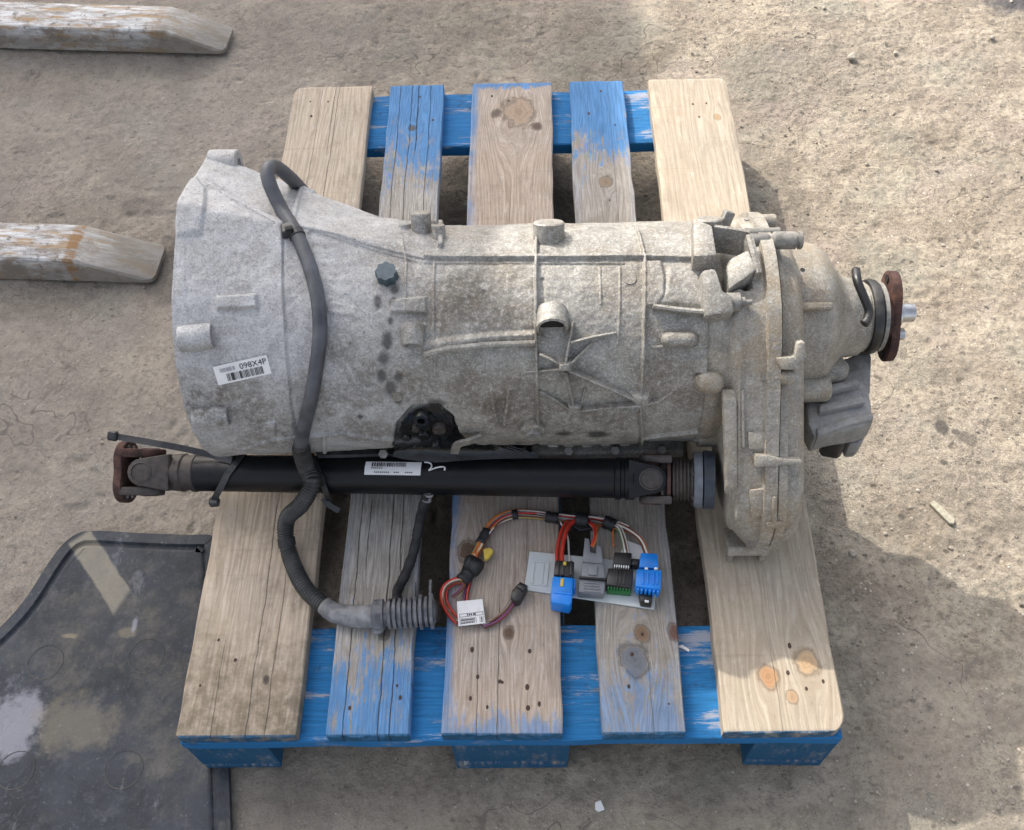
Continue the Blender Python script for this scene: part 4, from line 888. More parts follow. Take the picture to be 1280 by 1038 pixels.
    blk([(1006, 492), (1030, 478), (1062, 462), (1082, 458), (1090, 505), (1093, 528), (1078, 534), (1040, 540), (1018, 548), (1010, 530)], .262, .300, M_act, 'shift_motor', .006)
    blk([(1026, 482), (1072, 472), (1076, 480), (1028, 492)], .29, .313, M_act, 'motor_rib', .004); blk([(1024, 504), (1080, 494), (1083, 503), (1024, 516)], .29, .309, M_act, 'motor_rib', .004); blk([(1020, 534), (1062, 520), (1092, 514), (1093, 524), (1060, 532), (1022, 546)], .27, .304, M_act, 'motor_rib', .004)
    blk([(1040, 452), (1062, 446), (1086, 430), (1090, 446), (1088, 492), (1070, 480), (1046, 474)], .25, .292, M_act, 'motor_cap', .004)
    blk([(1006, 446), (1050, 440), (1064, 455), (1060, 470), (1010, 478)], .25, .318, M_tc, 'motor_mount', .006)
    plug = blk([(1030, 544), (1056, 538), (1060, 552), (1054, 556), (1034, 552)], .225, .262, M_black, 'motor_plug', .003); blk([(1056, 536), (1080, 536), (1081, 548), (1074, 556), (1062, 556)], .228, .26, M_act, 'motor_plug_cover', .003)
    # ---------- part number sticker
    def card(px, off, mat, name, parent, surf=body):
        q = [surf(u, v, off) for u, v in px]; q[2] = q[1] + q[3] - q[0]; v = q + [p_ - nrm(q[0]) * .0006 for p_ in q]
        return mesh_obj(name, v, [(3, 2, 1, 0), (4, 5, 6, 7), (0, 1, 5, 4), (1, 2, 6, 5), (2, 3, 7, 6), (3, 0, 4, 7)], mat, parent, O), q
    lab, q = card([(266, 459), (333, 444), (341, 465), (273, 482)], .0042, M_white, 'part_number_sticker', G)
    ex = (q[1] - q[0]); ey = (q[0] - q[3]); nn = np.cross(ex, ey); nn /= np.linalg.norm(nn); o3 = q[3] + nn * .0006
    def bars(a0, a1, b0, b1, n, seed, duty=.6):
        r_ = random.Random(seed); mb = MB(); x = a0; st = (a1 - a0) / n
        for i in range(n):
            wd = st * r_.choice((.3, .45, .6, .9)) * duty / .6
            c = [o3 + ex * s + ey * t for s, t in ((x, b0), (x + wd, b0), (x + wd, b1), (x, b1))]; mb.add(c, [(0, 1, 2, 3)]); x += st
        return mb
    bars(.2, .88, .1, .5, 26, 4).build('barcode', M_ink, lab, O)
    text_on('098X4P', o3 + ex * .47 + ey * .58, ex, ey, .0098, 'part_number', M_ink, lab, O)
    bars(.1, .4, .62, .82, 5, 9, .9).build('smudged_print', plain('faded_ink', (.38, .38, .4), .7), lab, O)
    return G

def text_on(txt, o, ex, ey, size, name, mat, parent, origin, spacing=1.0):
    cu = bpy.data.curves.new('tmp', 'FONT'); cu.body = txt; cu.size = size; cu.space_character = spacing; cu.resolution_u = 3
    ob = bpy.data.objects.new('tmp', cu); C.objects.link(ob); dg = bpy.context.evaluated_depsgraph_get(); dg.update()
    me = bpy.data.meshes.new_from_object(ob.evaluated_get(dg)); bpy.data.objects.remove(ob); bpy.data.curves.remove(cu)
    X = np.array(ex, float) / np.linalg.norm(ex); Yv = np.array(ey, float) - X * (np.array(ey) @ X); Yv /= np.linalg.norm(Yv)
    v = [np.array(o) + X * p.co.x + Yv * p.co.y for p in me.vertices]; f = [tuple(p.vertices) for p in me.polygons]; bpy.data.meshes.remove(me)
    return mesh_obj(name, v, f, mat, parent, origin)
gearbox()

# ================================================================== DRIVE SHAFT
def driveshaft():
    A = at(165, 590, .185); B = at(886, 600, .25); Xv = Vector(tuple(B - A)); L = Xv.length; Xv.normalize()
    W_ = Vector((0, -.517, .856)); W_ = (W_ - Xv * W_.dot(Xv)).normalized(); Vv = W_.cross(Xv)
    t = thing('propeller_shaft', 'black propeller shaft with rusty flange strapped along the front of the gearbox', 'drive shaft', tuple(A))
    t.rotation_euler = Matrix((Xv, Vv, W_)).transposed().to_euler(); t.scale = (1, .91, .91)
    k = L / 721.0                                     # metres per photo pixel along the shaft
    _t = np.linspace(-.1, L + .1, 400); _q = (np.array(A) + np.array(Xv)[None, :] * _t[:, None] - CAM) @ CM.T; _u = 640 + FPX * _q[:, 0] / _q[:, 2]
    X = lambda u: float(np.interp(u, _u, _t))
    ux = (1, 0, 0)
    MB().lathe([(X(248), .0262), (X(249), .0272), (X(770), .0272), (X(771), .0262)], (0, 0, 0), ux, 40).build('tube', M_shaft, t, local=True, angle=35)
    MB().lathe([(X(212), .019), (X(216), .0268), (X(232), .0285), (X(234), .0262), (X(243), .0262), (X(244), .0285), (X(248), .0285), (X(250), .0262)], (0, 0, 0), ux, 36).build('weld_collar', M_yoke, t, local=True, angle=35)
    MB().lathe([(X(768), .0268), (X(770), .0295), (X(776), .0295), (X(777), .0275), (X(781), .0275), (X(782), .0295), (X(792), .0295), (X(796), .024)], (0, 0, 0), ux, 36).build('weld_collar', M_shaft, t, local=True, angle=35)
    def ear(x0, x1, xc, r, z, th, mat, axis, name, parent=t):
        """tapered yoke ear: outline in the (x, other) plane, thickness along axis"""
        out = [(x0, -.0275), (x0, .0275)]
        for q in range(9): a = PI / 2 - PI * q / 8; out.append((xc + r * math.cos(a), r * math.sin(a)))
        if x1 < x0: out = [(2 * xc - x if i > 1 else x, y) for i, (x, y) in enumerate(out)]; out = out[:2] + out[2:]
        f = (lambda x, y, h: (x, y, h)) if axis == 'z' else (lambda x, y, h: (x, h, y))
        return MB().prism([f(x, y, z - th / 2) for x, y in out], [f(x, y, z + th / 2) for x, y in out], .003).build(name, mat, parent, local=True, angle=40)
    # left joint: the shaft's own ears face the viewer, the flange's ears lie above and below
    xc = X(188)
    for s in (1, -1):
        ear(X(222), X(186), xc, .0205, s * .022, .013, M_yoke, 'z', 'yoke_ear'); MB().lathe([(s * .016, .0155), (s * .029, .0155), (s * .0298, .0138), (s * .0282, .013)], (xc, 0, 0), (0, 0, 1), 24).build('bearing_cap', M_yoke, t, local=True, angle=35)
        ear(X(160), X(212), X(190), .0185, s * .028, .013, M_rust if s > 0 else M_yoke, 'y', 'flange_ear'); MB().lathe([(s * .018, .0125), (s * .035, .0125), (s * .0355, .011)], (xc, 0, 0), (0, 1, 0), 24).build('bearing_cap', M_rust, t, local=True, angle=35)
    MB().lathe([(-.02, .011), (.02, .011)], (xc, 0, 0), (0, 1, 0), 16).build('joint_cross', M_yoke, t, local=True)
    bow = []
    for q in range(48):
        a = 2 * PI * q / 48; r = .021 + .0255 * abs(math.sin(a)) ** 2.5; bow.append((r * math.cos(a) * 1.25, r * math.sin(a)))
    fl = MB().prism([(X(153), y, z) for z, y in bow], [(X(163), y, z) for z, y in bow], .0025).build('flange', M_rust, t, local=True, angle=40)
    for s in (1, -1):
        for c in (-.007, .007):
            MB().lathe([(X(152.5), .0035), (X(163.6), .0035)], (0, s * .036, c), ux, 12).build('bolt_hole', M_steel, fl, local=True)
    # right joint
    xc = X(814)
    for s in (1, -1):
        ear(X(786), X(816), xc, .0205, s * .022, .012, M_shaft, 'z', 'yoke_ear'); MB().lathe([(s * .016, .0150), (s * .029, .0150), (s * .0298, .0132), (s * .0282, .0125)], (xc, 0, 0), (0, 0, 1), 24).build('bearing_cap', M_yoke, t, local=True, angle=35)
        ear(X(840), X(804), X(815), .0165, s * .028, .012, M_yoke, 'y', 'yoke_ear'); MB().lathe([(s * .018, .0125), (s * .035, .0125), (s * .0355, .011)], (xc, 0, 0), (0, 1, 0), 24).build('bearing_cap', M_rust, t, local=True, angle=35)
    MB().lathe([(-.02, .011), (.02, .011)], (xc, 0, 0), (0, 1, 0), 16).build('joint_cross', M_yoke, t, local=True)
    MB().lathe([(X(833), .02), (X(834), .030), (X(838), .0305), (X(839), .02)], (0, 0, 0), ux, 36).build('joint_ring', M_rust, t, local=True, angle=35)
    pr = [(X(838), .02)]
    for i in range(6): x = 840 + i * 4.6; pr += [(X(x), .0262), (X(x + 1.2), .0292), (X(x + 2.8), .0292), (X(x + 3.8), .0262)]
    pr += [(X(868), .024)]
    MB().lathe(pr, (0, 0, 0), ux, 36).build('bellows_boot', M_yoke, t, local=True, smooth=True)
    MB().lathe([(X(866), .024), (X(867), .038), (X(877), .039), (X(878), .03)], (0, 0, 0), ux, 48).build('coupling_disc', M_flint, t, local=True, angle=35)
    MB().lathe([(X(878), .034), (X(879), .0405), (X(892), .0395), (X(893), .03)], (0, 0, 0), ux, 48).build('coupling_disc', M_dkdisc, t, local=True, angle=35)
    for q in range(6):
        a = q * PI / 3 + .3; MB().lathe([(X(864.5), .004), (X(866.8), .004)], (0, .0335 * math.cos(a), .0335 * math.sin(a)), ux, 8).build('bolt', M_yoke, t, local=True)
    # curved paper sticker with barcode and a dashed print line
    R = .0276
    def curved(x0, x1, a0, a1, r, n=6):
        v = []; f = []
        for i in range(n + 1):
            a = a0 + (a1 - a0) * i / n; v += [(x0, r * math.sin(a), r * math.cos(a)), (x1, r * math.sin(a), r * math.cos(a))]
        for i in range(n): f.append((2 * i, 2 * i + 1, 2 * i + 3, 2 * i + 2)[::-1])
        return v, f
    st = MB().add(*curved(X(462), X(531), .03, .78, R)).build('barcode_sticker', M_white, t, local=True, smooth=True)
    mb = MB(); r_ = random.Random(5); x = 470.
    while x < 512: wd = r_.choice((.8, 1.2, 1.9)); mb.add(*curved(X(x), X(x + wd), .47, .72, R + .0003, 3)); x += wd + r_.choice((.7, 1.1))
    mb.build('barcode', M_ink, st, local=True)
    mb = MB()
    for a, b, c in ((470, 482, .36), (474, 492, .14), (498, 505, .14), (512, 520, .14)):
        x = a
        while x < b: mb.add(*curved(X(x), X(x + 1.6), c, c + .06, R + .0003, 2)); x += 2.4
    mb.build('small_print', M_ink, st, local=True)
    # white pen loop
    pts = []
    for q in range(22):
        s = q / 21; x = 534 + 24 * s + 5 * math.sin(s * 9); a = .62 - .35 * s + .17 * math.sin(s * 8 + 1.2); pts.append((X(x), (R + .0004) * math.sin(a), (R + .0004) * math.cos(a)))
    MB().tube(pts, .0011, 6).build('pen_mark', M_chalk, t, local=True, smooth=True)
    return A, B, Xv, Vv, W_, k
SA, SB, SX, SV, SW, SK = driveshaft()
def sh(u, v_, w_):    # point beside the shaft, on photo column u, offset in the shaft's own frame
    B = np.array(SA) + np.array(SV) * v_ * .91 + np.array(SW) * w_ * .91; t = np.linspace(-.1, .9, 500)
    q = (B + np.array(SX)[None, :] * t[:, None] - CAM) @ CM.T
    return B + np.array(SX) * float(np.interp(u, 640 + FPX * q[:, 0] / q[:, 2], t))

# ================================================================== CABLE TIES
def ties():
    # long strap over the flange and shaft
    t = thing('cable_tie', 'long black cable tie lying over the rusty flange at the left end of the shaft', 'cable tie', sh(150, .05, .03), 'black cable ties')
    O = np.array(t.location)
    pts = spline([sh(143, .052, .036), sh(190, .043, .041), sh(225, .036, .037), sh(262, .027, .024), sh(290, .018, .025)], 6)
    MB().ribbon(pts, [SW] * len(pts), .0085, .0022).build('strap', M_tie, t, O)
    h = sh(141, .0525, .037); MB().box((.013, .013, .009), Matrix.Translation(tuple(h)) @ Matrix.Rotation(-.2, 4, 'Z') @ Matrix.Rotation(.55, 4, 'X'), .002).build('lock_head', M_tie, t, O)
    # loop round the shaft with a tail
    t = thing('cable_tie', 'black cable tie looped round the shaft near its left collar, tail pointing right', 'cable tie', sh(285, 0, .03), 'black cable ties')
    O = np.array(t.location); P = []; Nn = []
    for q in range(41):
        a = 2 * PI * q / 40 - 1.0; u = 285 + 22 * math.sin(a) * .9 if math.cos(a) > -.4 else 285 + 22 * math.sin(a) * .9
        rv, rw = .0295, .0295
        if math.sin(a) < -.2: rv = .044
        P.append(sh(u, rv * math.sin(a), rw * math.cos(a))); Nn.append(np.array(SV) * math.sin(a) + np.array(SW) * math.cos(a))
    MB().ribbon(P, Nn, .0085, .002).build('strap', M_tie, t, O)
    pts = spline([sh(292, .033, .022), sh(308, .036, .026), sh(330, .040, .029), sh(354, .046, .03)], 6); MB().ribbon(pts, [SW] * len(pts), .0085, .002).build('tail', M_tie, t, O)
    MB().box((.012, .012, .010), Matrix.Translation(tuple(sh(291, .034, .02))), .002).build('lock_head', M_tie, t, O)
    MB().box((.013, .012, .010), Matrix.Translation(tuple(sh(268, -.042, .012))), .002).build('lock_head', M_tie, t, O)
    # second loop by the hose
    t = thing('cable_tie', 'black cable tie round the shaft just behind the corrugated hose', 'cable tie', sh(398, 0, .03), 'black cable ties')
    O = np.array(t.location); P = []; Nn = []
    for q in range(33):
        a = 2 * PI * q / 32; rv = .03 if math.sin(a) > -.3 else .04
        P.append(sh(400 - 12 * math.sin(a), rv * math.sin(a), .0295 * math.cos(a))); Nn.append(np.array(SV) * math.sin(a) + np.array(SW) * math.cos(a))
    MB().ribbon(P, Nn, .0075, .002).build('strap', M_tie, t, O)
    pts = spline([sh(404, -.034, .012), sh(412, -.044, .008), sh(424, -.052, 0)], 5); MB().ribbon(pts, [SW] * len(pts), .0075, .002).build('tail', M_tie, t, O)
    pts = spline([sh(393, .052, .012), sh(397, .038, .02), sh(400, .028, .02)], 5); MB().ribbon(pts, [SW] * len(pts), .0075, .002).build('tail', M_tie, t, O)
    # clip holding the hose on the bell housing
    t = thing('cable_tie', 'black cable tie clamping the grey hose to the ridge of the bell housing', 'cable tie', body(370, 290, .01), 'black cable ties')
    O = np.array(t.location)
    MB().box((.017, .017, .012), Matrix.Translation(tuple(body(361, 288, .014))) @ Matrix.Rotation(.25, 4, 'Z'), .002).build('lock_head', M_tie, t, O)
    MB().box((.009, .007, .004), Matrix.Translation(tuple(body(361, 286, .022))) @ Matrix.Rotation(.25, 4, 'Z'), .001).build('lock_pawl', M_hole, t, O)
    return t, O
TIE_T, TIE_O = ties()

# ================================================================== HOSE AND PLUG
def hose():
    t = thing('wiring_hose', 'thick grey wiring hose looping over the bell housing down to a ribbed plug', 'cable', at(470, 768, .144))
    O = np.array(t.location); r = .0085
    b = lambda u, v, o=r: body(u, v, o)
    top = [at(406, 274, .31), at(388, 250, .40), at(376, 236, .447), at(362, 222, .49), at(345, 209, .517), at(335, 212, .528), at(337, 230, .522)]
    top += [b(352, 262, .018), b(370, 292, .012), b(386, 330), b(397, 372), b(400, 415), b(396, 455), b(389, 498, .0105), b(381, 530, .011), b(376, 556, .012)]
    pts = resample(spline(top, 10), .004)
    MB().tube(pts, r, 16).build('hose', M_hose, t, O, smooth=True)
    # strap of the clip round the hose
    i = int(np.argmin(np.linalg.norm(np.array(pts) - b(370, 292, .012), axis=1))); c = np.array(pts[i]); tg = np.array(pts[i + 2]) - np.array(pts[i - 2]); tg /= np.linalg.norm(tg)
    MB().lathe([(-.0045, r * 1.02), (-.004, r * 1.14), (.004, r * 1.14), (.0045, r * 1.02)], c, tg, 20).build('strap', M_tie, TIE_T, TIE_O, angle=35)
    low = [b(381, 530, .011), b(376, 556, .012), sh(382, .012, .044), sh(390, -.012, .044), at(377, 630, .217), at(358, 651, .182), at(361, 690, .158), at(381, 735, .157), at(412, 763, .157)]
    q = resample(spline(low, 10)[10:], .0008)
    corr = lambda L, i: (.0106 + .0009 * math.cos(L / .0038 * 2 * PI)) if L > .012 else .0092
    MB().tube(q, corr, 16).build('corrugated_conduit', M_corr, t, O, smooth=True)
    # taped band part way down
    j = int(np.argmin(np.linalg.norm(q - at(364, 672, .165), axis=1))); MB().tube(q[j:j + 14], .0117, 16).build('tape_band', M_blktape, t, O, smooth=True)
    tp = resample(spline([at(405, 757, .158), at(418, 766, .158), at(438, 770, .159), at(470, 771, .163)], 8), .004)
    MB().tube(tp, lambda L, i: .0115 + .0005 * math.sin(L * 900) + .003 * min(1, L / .05), 18).build('tape_wrap', M_tape, t, O, smooth=True)
    # ribbed plug
    a = at(466, 769, .166); d = np.array(at(548, 764, .166)) - a; Lp = np.linalg.norm(d)
    pr = [(0, .017), (.003, .0195), (.012, .0195), (.013, .016)]; x = .016
    plug = MB().lathe([(0, .0155), (.002, .019), (.014, .0195), (.015, .015), (Lp * .95, .0145), (Lp, .011)], a, d, 28).build('plug', M_plug, t, O, angle=35)
    for i in range(9):
        s = .019 + i * .0066; rr = .019 if i not in (6, 8) else .022
        MB().lathe([(s, .016), (s + .0006, rr), (s + .0042, rr), (s + .005, .016)], a, d, 28).build('plug_ring', M_plug, plug, O, angle=35)
    MB().lathe([(Lp * .86, .0135), (Lp * .98, .0135), (Lp, .011)], a, d, 24).build('plug_end', M_cblk, t, O, angle=35)
    lp = at(472, 785, .150); MB().lathe([(-.004, .008), (.006, .008), (.006, .004), (.003, .004)], lp, (0, -.2, 1), 16).build('clamp_ear', M_tape, t, O, angle=35)
    for u, v, h in ((518, 742, .03), (538, 738, .028)):
        p = at(u, v, .16); MB().box((.0035, h, .006), Matrix.Translation(tuple(p)) @ Matrix.Rotation(.03, 4, 'Z'), .0008).build('plug_tab', M_plug, plug, O)
hose()

def taped_lead():
    t = thing('taped_lead', 'short black taped cable lead with a frayed grey end on the cracked board', 'cable', at(515, 690, .144)); O = np.array(t.location)
    pts = resample(spline([at(536, 614, .215), at(530, 630, .195), at(524, 655, .165), at(517, 690, .155), at(506, 720, .153), at(497, 738, .156), at(496, 752, .165)], 8), .003)
    MB().tube(pts, lambda L, i: .0066 + .0004 * math.sin(L * 300) + .0004 * math.sin(L * 1130), 12).build('taped_cable', M_blktape, t, O, smooth=True)
    q = spline([at(541, 606, .22), at(537, 613, .216), at(533, 625, .202)], 5); MB().tube(q, lambda L, i: .0062 + .001 * math.sin(i * 2.0), 10).build('frayed_end', M_tape, t, O, smooth=True)
    MB().tube([at(537, 614, .22), at(537, 606, .228), at(538, 600, .232)], .0011, 6).build('loose_strand', M_tape, t, O)
taped_lead()

# ================================================================== PLATE AND WIRING LOOM
def plate():
    px = [(662, 689), (742, 697), (823, 706), (818, 762), (737, 750), (655, 737)]
    t = thing('grey_plate', 'pale grey rectangular plastic plate under the connectors on the pallet', 'plate', at(738, 725, PT)); O = np.array(t.location)
    p0 = slab(px, PT + .0004, PT + .0034, .0008).build('plate', M_plate, t, O)
    for a in ([(666, 702), (669, 702), (666, 730), (663, 730)], [(684, 704), (687, 704), (684, 733), (681, 733)], [(668, 700), (686, 702), (686, 704), (668, 702)], [(664, 729), (682, 731), (682, 733), (664, 731)]):
        slab(a, PT + .003, PT + .0048, .0003).build('raised_rib', M_plate, t, O)
    slab([(672, 703), (681, 704), (678, 731), (670, 730)], PT + .003, PT + .0042, .0003).build('raised_panel', M_plate, t, O)
plate()

def loom():
    Z = PT
    t = thing('wiring_loom', 'multicoloured wiring loom with blue, grey, green and black connectors on the pallet', 'wiring loom', at(700, 650, PT)); O = np.array(t.location)
    R_ = random.Random(12)
    def bundle(px, z, n, cols, spread, r=.0013, twist=25):
        base = resample(spline([at(u, v, zz) for (u, v), zz in zip(px, z if isinstance(z, (list, tuple)) else [z] * len(px))], 8), .003)
        for k in range(n):
            ph = R_.uniform(0, 6.28); rad = spread * math.sqrt(R_.uniform(.15, 1)); tw = R_.uniform(-twist, twist); P = []
            for i, p in enumerate(base):
                tg = base[min(i + 1, len(base) - 1)] - base[max(0, i - 1)]; tg /= np.linalg.norm(tg); s = np.cross(tg, (0, 0, 1.)); s /= np.linalg.norm(s); a = ph + tw * i * .003
                P.append(p + s * rad * math.cos(a) + np.array((0, 0, rad * .8 * math.sin(a))))
            MB().tube(P, r, 6).build('wire', WIRES[cols[k % len(cols)]], t, O, smooth=True)
        return base
    def wrap(px, z, r):
        MB().tube(resample(spline([at(u, v, z) for u, v in px], 5), .003), lambda L, i: r * (1 + .06 * math.sin(i * 2.1)), 14).build('tape_wrap', M_blktape, t, O, smooth=True)
    z = Z + .0085
    bundle([(578, 728), (588, 706), (598, 688), (606, 670), (620, 652), (640, 643), (665, 643), (690, 646), (716, 649), (740, 650), (765, 655), (785, 662)], z, 20, ['brown', 'white', 'orange', 'yellow', 'green', 'red', 'violet', 'white', 'brown', 'orange', 'red', 'yellow', 'grey'], .0058)
    wrap([(600, 680), (604, 673), (609, 663)], z, .0068); wrap([(640, 644), (647, 643)], z, .0066); wrap([(682, 646), (690, 647), (698, 648)], z, .0074)
    wrap([(719, 650), (727, 650), (735, 651)], z, .0108); wrap([(755, 652), (763, 655), (769, 658)], z, .0088)
    wrap([(584, 704), (590, 706), (600, 712)], z + .004, .0115); wrap([(592, 700), (588, 712)], z + .003, .011); wrap([(577, 727), (583, 720), (586, 715)], z, .0095)
    slab([(604, 686), (612, 684), (617, 688), (611, 697), (605, 700)], Z + .004, Z + .012, .0015).build('yellow_clip', M_yel, t, O)
    slab([(711, 655), (725, 664), (742, 661), (736, 650), (715, 648)], Z + .002, Z + .008, .002).build('tape_wrap', M_blktape, t, O)
    # loop on the left, down behind the paper tag
    bundle([(586, 728), (570, 727), (557, 736), (556, 752), (565, 768), (574, 777)], Z + .006, 9, ['red', 'red', 'brown', 'red', 'violet', 'red', 'white', 'brown', 'red'], .0048, .0016)
    bundle([(585, 724), (576, 740), (566, 748)], Z + .007, 4, ['brown', 'orange', 'brown', 'violet'], .004, .0014)
    bundle([(588, 722), (582, 745), (584, 762), (596, 778), (607, 781)], Z + .004, 4, ['violet', 'red', 'brown', 'black'], .003, .0014)
    bundle([(604, 782), (618, 776), (632, 764), (642, 750), (648, 740)], Z + .006, 10, ['brown', 'brown', 'red', 'brown', 'grey', 'violet', 'brown', 'white'], .0042, .0014)
    def cn(px, z0, z1, mat, bev=.0012, name='connector', parent=t): return slab(px, z0, z1, bev).build(name, mat, parent, O, angle=40)
    c = cn([(640, 738), (650, 727), (660, 732), (650, 750), (643, 752), (638, 746)], Z, Z + .018, M_cblk); cn([(646, 733), (650, 729), (658, 733), (654, 739)], Z + .017, Z + .021, M_cblk, .0008, 'latch', c)
    # red wires into the first blue plug
    bundle([(722, 648), (710, 655), (703, 672), (700, 690), (700, 706)], [z, z + .004, z + .008, z + .01, z + .012], 6, ['red', 'red', 'red', 'red', 'brown', 'red'], .005, .0024, 6)
    bundle([(700, 652), (709, 670), (711, 690), (712, 704)], z, 1, ['white'], .001)
    zp = Z + .0035
    b1 = cn([(691, 720), (717, 722), (715, 752), (712, 757), (689, 753), (688, 745)], zp, Z + .031, M_cblue, .002)
    cn([(694, 700), (718, 702), (717, 722), (692, 719)], zp, Z + .027, M_cblk, .0015, 'plug_back', b1)
    for u in (697, 703, 713): cn([(u, 701), (u + 3, 701), (u + 2, 719), (u - 1, 719)], Z + .026, Z + .0295, M_cblk, .0006, 'rib', b1)
    cn([(701, 723), (705, 723), (704, 733), (700, 733)], Z + .03, Z + .0325, M_yel, .0005, 'yellow_mark', b1); cn([(704, 702), (708, 702), (708, 706), (704, 706)], Z + .026, Z + .031, M_yel, .0005, 'yellow_mark', b1)
    cn([(692, 738), (716, 741), (715, 744), (691, 741)], Z + .03, Z + .0325, M_cblue, .0006, 'rib', b1); cn([(717, 724), (720, 724), (719, 736), (716, 736)], zp, Z + .025, M_cblue, .0008, 'latch', b1)
    # grey plug
    bundle([(735, 652), (743, 660), (744, 672), (740, 684)], [z, z + .006, z + .012, z + .014], 4, ['red', 'orange', 'red', 'white'], .003, .0014); bundle([(748, 656), (744, 668), (742, 682)], [z, z + .006, z + .012], 3, ['violet', 'orange', 'brown'], .003, .0013)
    g = cn([(724, 723), (757, 726), (755, 742), (723, 740)], zp, Z + .022, M_cgrey, .0015)
    cn([(728, 703), (754, 705), (757, 724), (726, 721)], zp, Z + .026, M_cgrey, .0015, 'plug_body', g); cn([(731, 672), (737, 674), (738, 690), (745, 692), (746, 680), (752, 684), (754, 705), (728, 703)], zp + .004, Z + .023, M_cgrey, .0012, 'wire_cover', g)
    cn([(736, 706), (747, 707), (746, 719), (735, 718)], Z + .025, Z + .029, M_cgrey, .0008, 'latch', g); cn([(724, 720), (758, 723), (758, 725), (724, 722)], Z + .02, Z + .0275, M_cblk, .0004, 'gap_seal', g)
    for v in (727, 730.5, 734, 737.5): cn([(730, v), (750, v + 1.4), (750, v + 3), (730, v + 1.6)], Z + .0215, Z + .0235, M_cgrey, .0003, 'rib', g)
    # black and green plug
    bundle([(766, 656), (774, 662), (779, 676), (782, 692)], [z, z + .003, z + .008, z + .012], 9, ['white', 'green', 'yellow', 'white', 'yellow', 'black', 'green', 'brown'], .0045, .0012); bundle([(767, 658), (767, 672), (768, 684)], z, 1, ['orange'], .001)
    k = cn([(760, 710), (792, 712), (790, 735), (758, 731)], zp, Z + .026, M_cblk, .0015)
    cn([(768, 690), (790, 691), (789, 707), (766, 705)], zp, Z + .022, M_cblk, .0015, 'plug_back', k)
    for i in range(7): cn([(767.5 + i * 2.9, 705.5 + i * .25), (769.2 + i * 2.9, 705.7 + i * .25), (769 + i * 2.9, 709 + i * .25), (767.3 + i * 2.9, 708.8 + i * .25)], zp, Z + .024, M_white, .0003, 'white_pin', k)
    for u in (771, 775, 780): cn([(u, 712), (u + 2, 712), (u + 1, 730), (u - 1, 730)], Z + .025, Z + .028, M_cblk, .0005, 'rib', k)
    cn([(760, 732), (790, 735), (789, 741), (759, 738)], zp, Z + .016, M_cgrn, .001, 'green_insert', k)
    for i in range(8): cn([(760 + i * 3.7, 731 + i * .3), (762 + i * 3.7, 731.2 + i * .3), (761.6 + i * 3.7, 736 + i * .3), (759.6 + i * 3.7, 735.8 + i * .3)], zp, Z + .022, M_cgrn, .0004, 'green_pin', k)
    # second blue plug
    bundle([(768, 656), (785, 664), (800, 676), (808, 694)], [z, z + .004, z + .01, z + .014], 7, ['red', 'red', 'brown', 'red', 'white', 'orange', 'red'], .0036, .0015, 8)
    b2 = cn([(796, 711), (827, 713), (826, 737), (794, 733)], zp + .012, Z + .034, M_cblue, .0015)
    cn([(801, 691), (822, 692), (823, 711), (799, 709)], zp + .01, Z + .03, M_cblue, .0015, 'plug_back', b2)
    for u in (803, 809, 816, 821): cn([(u, 715), (u + 2, 715), (u + 1.6, 730), (u - .4, 730)], Z + .033, Z + .0362, M_cblue, .0006, 'rib', b2)
    for u in (806, 818): cn([(u, 709), (u + 4, 709.4), (u + 4, 712), (u, 711.6)], Z + .029, Z + .0345, M_white, .0004, 'white_pin', b2)
    for i in range(6): cn([(796 + i * 5, 732 + i * .6), (799 + i * 5, 732.3 + i * .6), (798.8 + i * 5, 738 + i * .6), (795.8 + i * 5, 737.6 + i * .6)], zp + .012, Z + .031, M_cblue, .0006, 'rib', b2)
    kb = cn([(799, 738), (816, 740), (815, 754), (801, 752)], zp, Z + .02, M_cblk, .0015); cn([(806, 750), (811, 750.5), (811, 753), (806, 752.5)], Z + .019, Z + .0215, M_white, .0004, 'white_pin', kb)
    cn([(790, 698), (800, 699), (799, 707), (789, 706)], zp, Z + .018, M_cblk, .001)
    # paper tags
    tagp = slab([(571, 752), (603, 749), (607, 779), (573, 783)], Z + .011, Z + .0116, .0001).build('paper_tag', M_white, t, O); tagp.rotation_euler.x = 0
    o3 = at(573, 783, Z + .012); ex = at(607, 779, Z + .012) - o3; ey = at(571, 752, Z + .012) - o3; mb = MB()
    def rc(x0, y0, x1, y1): mb.add([o3 + ex * a + ey * b for a, b in ((x0, y0), (x1, y0), (x1, y1), (x0, y1))], [(0, 1, 2, 3)])
    rc(.06, .46, .94, .475); rc(.06, .34, .94, .355); rc(.06, .34, .075, .47); rc(.925, .34, .94, .47); rc(.06, .04, .07, .28); rc(.06, .27, .66, .28); rc(.66, .04, .67, .28); rc(.06, .15, .66, .16); rc(.8, .04, .81, .3); rc(.94, .04, .95, .3)
    for x in (.34, .41, .48, .57, .62): rc(x, .375, x + .045, .44)
    for i in range(11): rc(.1 + i * .048, .185, .135 + i * .048, .25)
    for i in range(9): rc(.1 + i * .058, .07, .14 + i * .058, .13)
    for i in range(4): rc(.84, .07 + i * .055, .9, .105 + i * .055)
    mb.build('printed_lines', M_ink, tagp, O)
    slab([(776, 690), (784, 676), (803, 683), (806, 699), (795, 703)], Z + .005, Z + .0056, .0001).build('paper_tag', M_white, t, O)
loom()

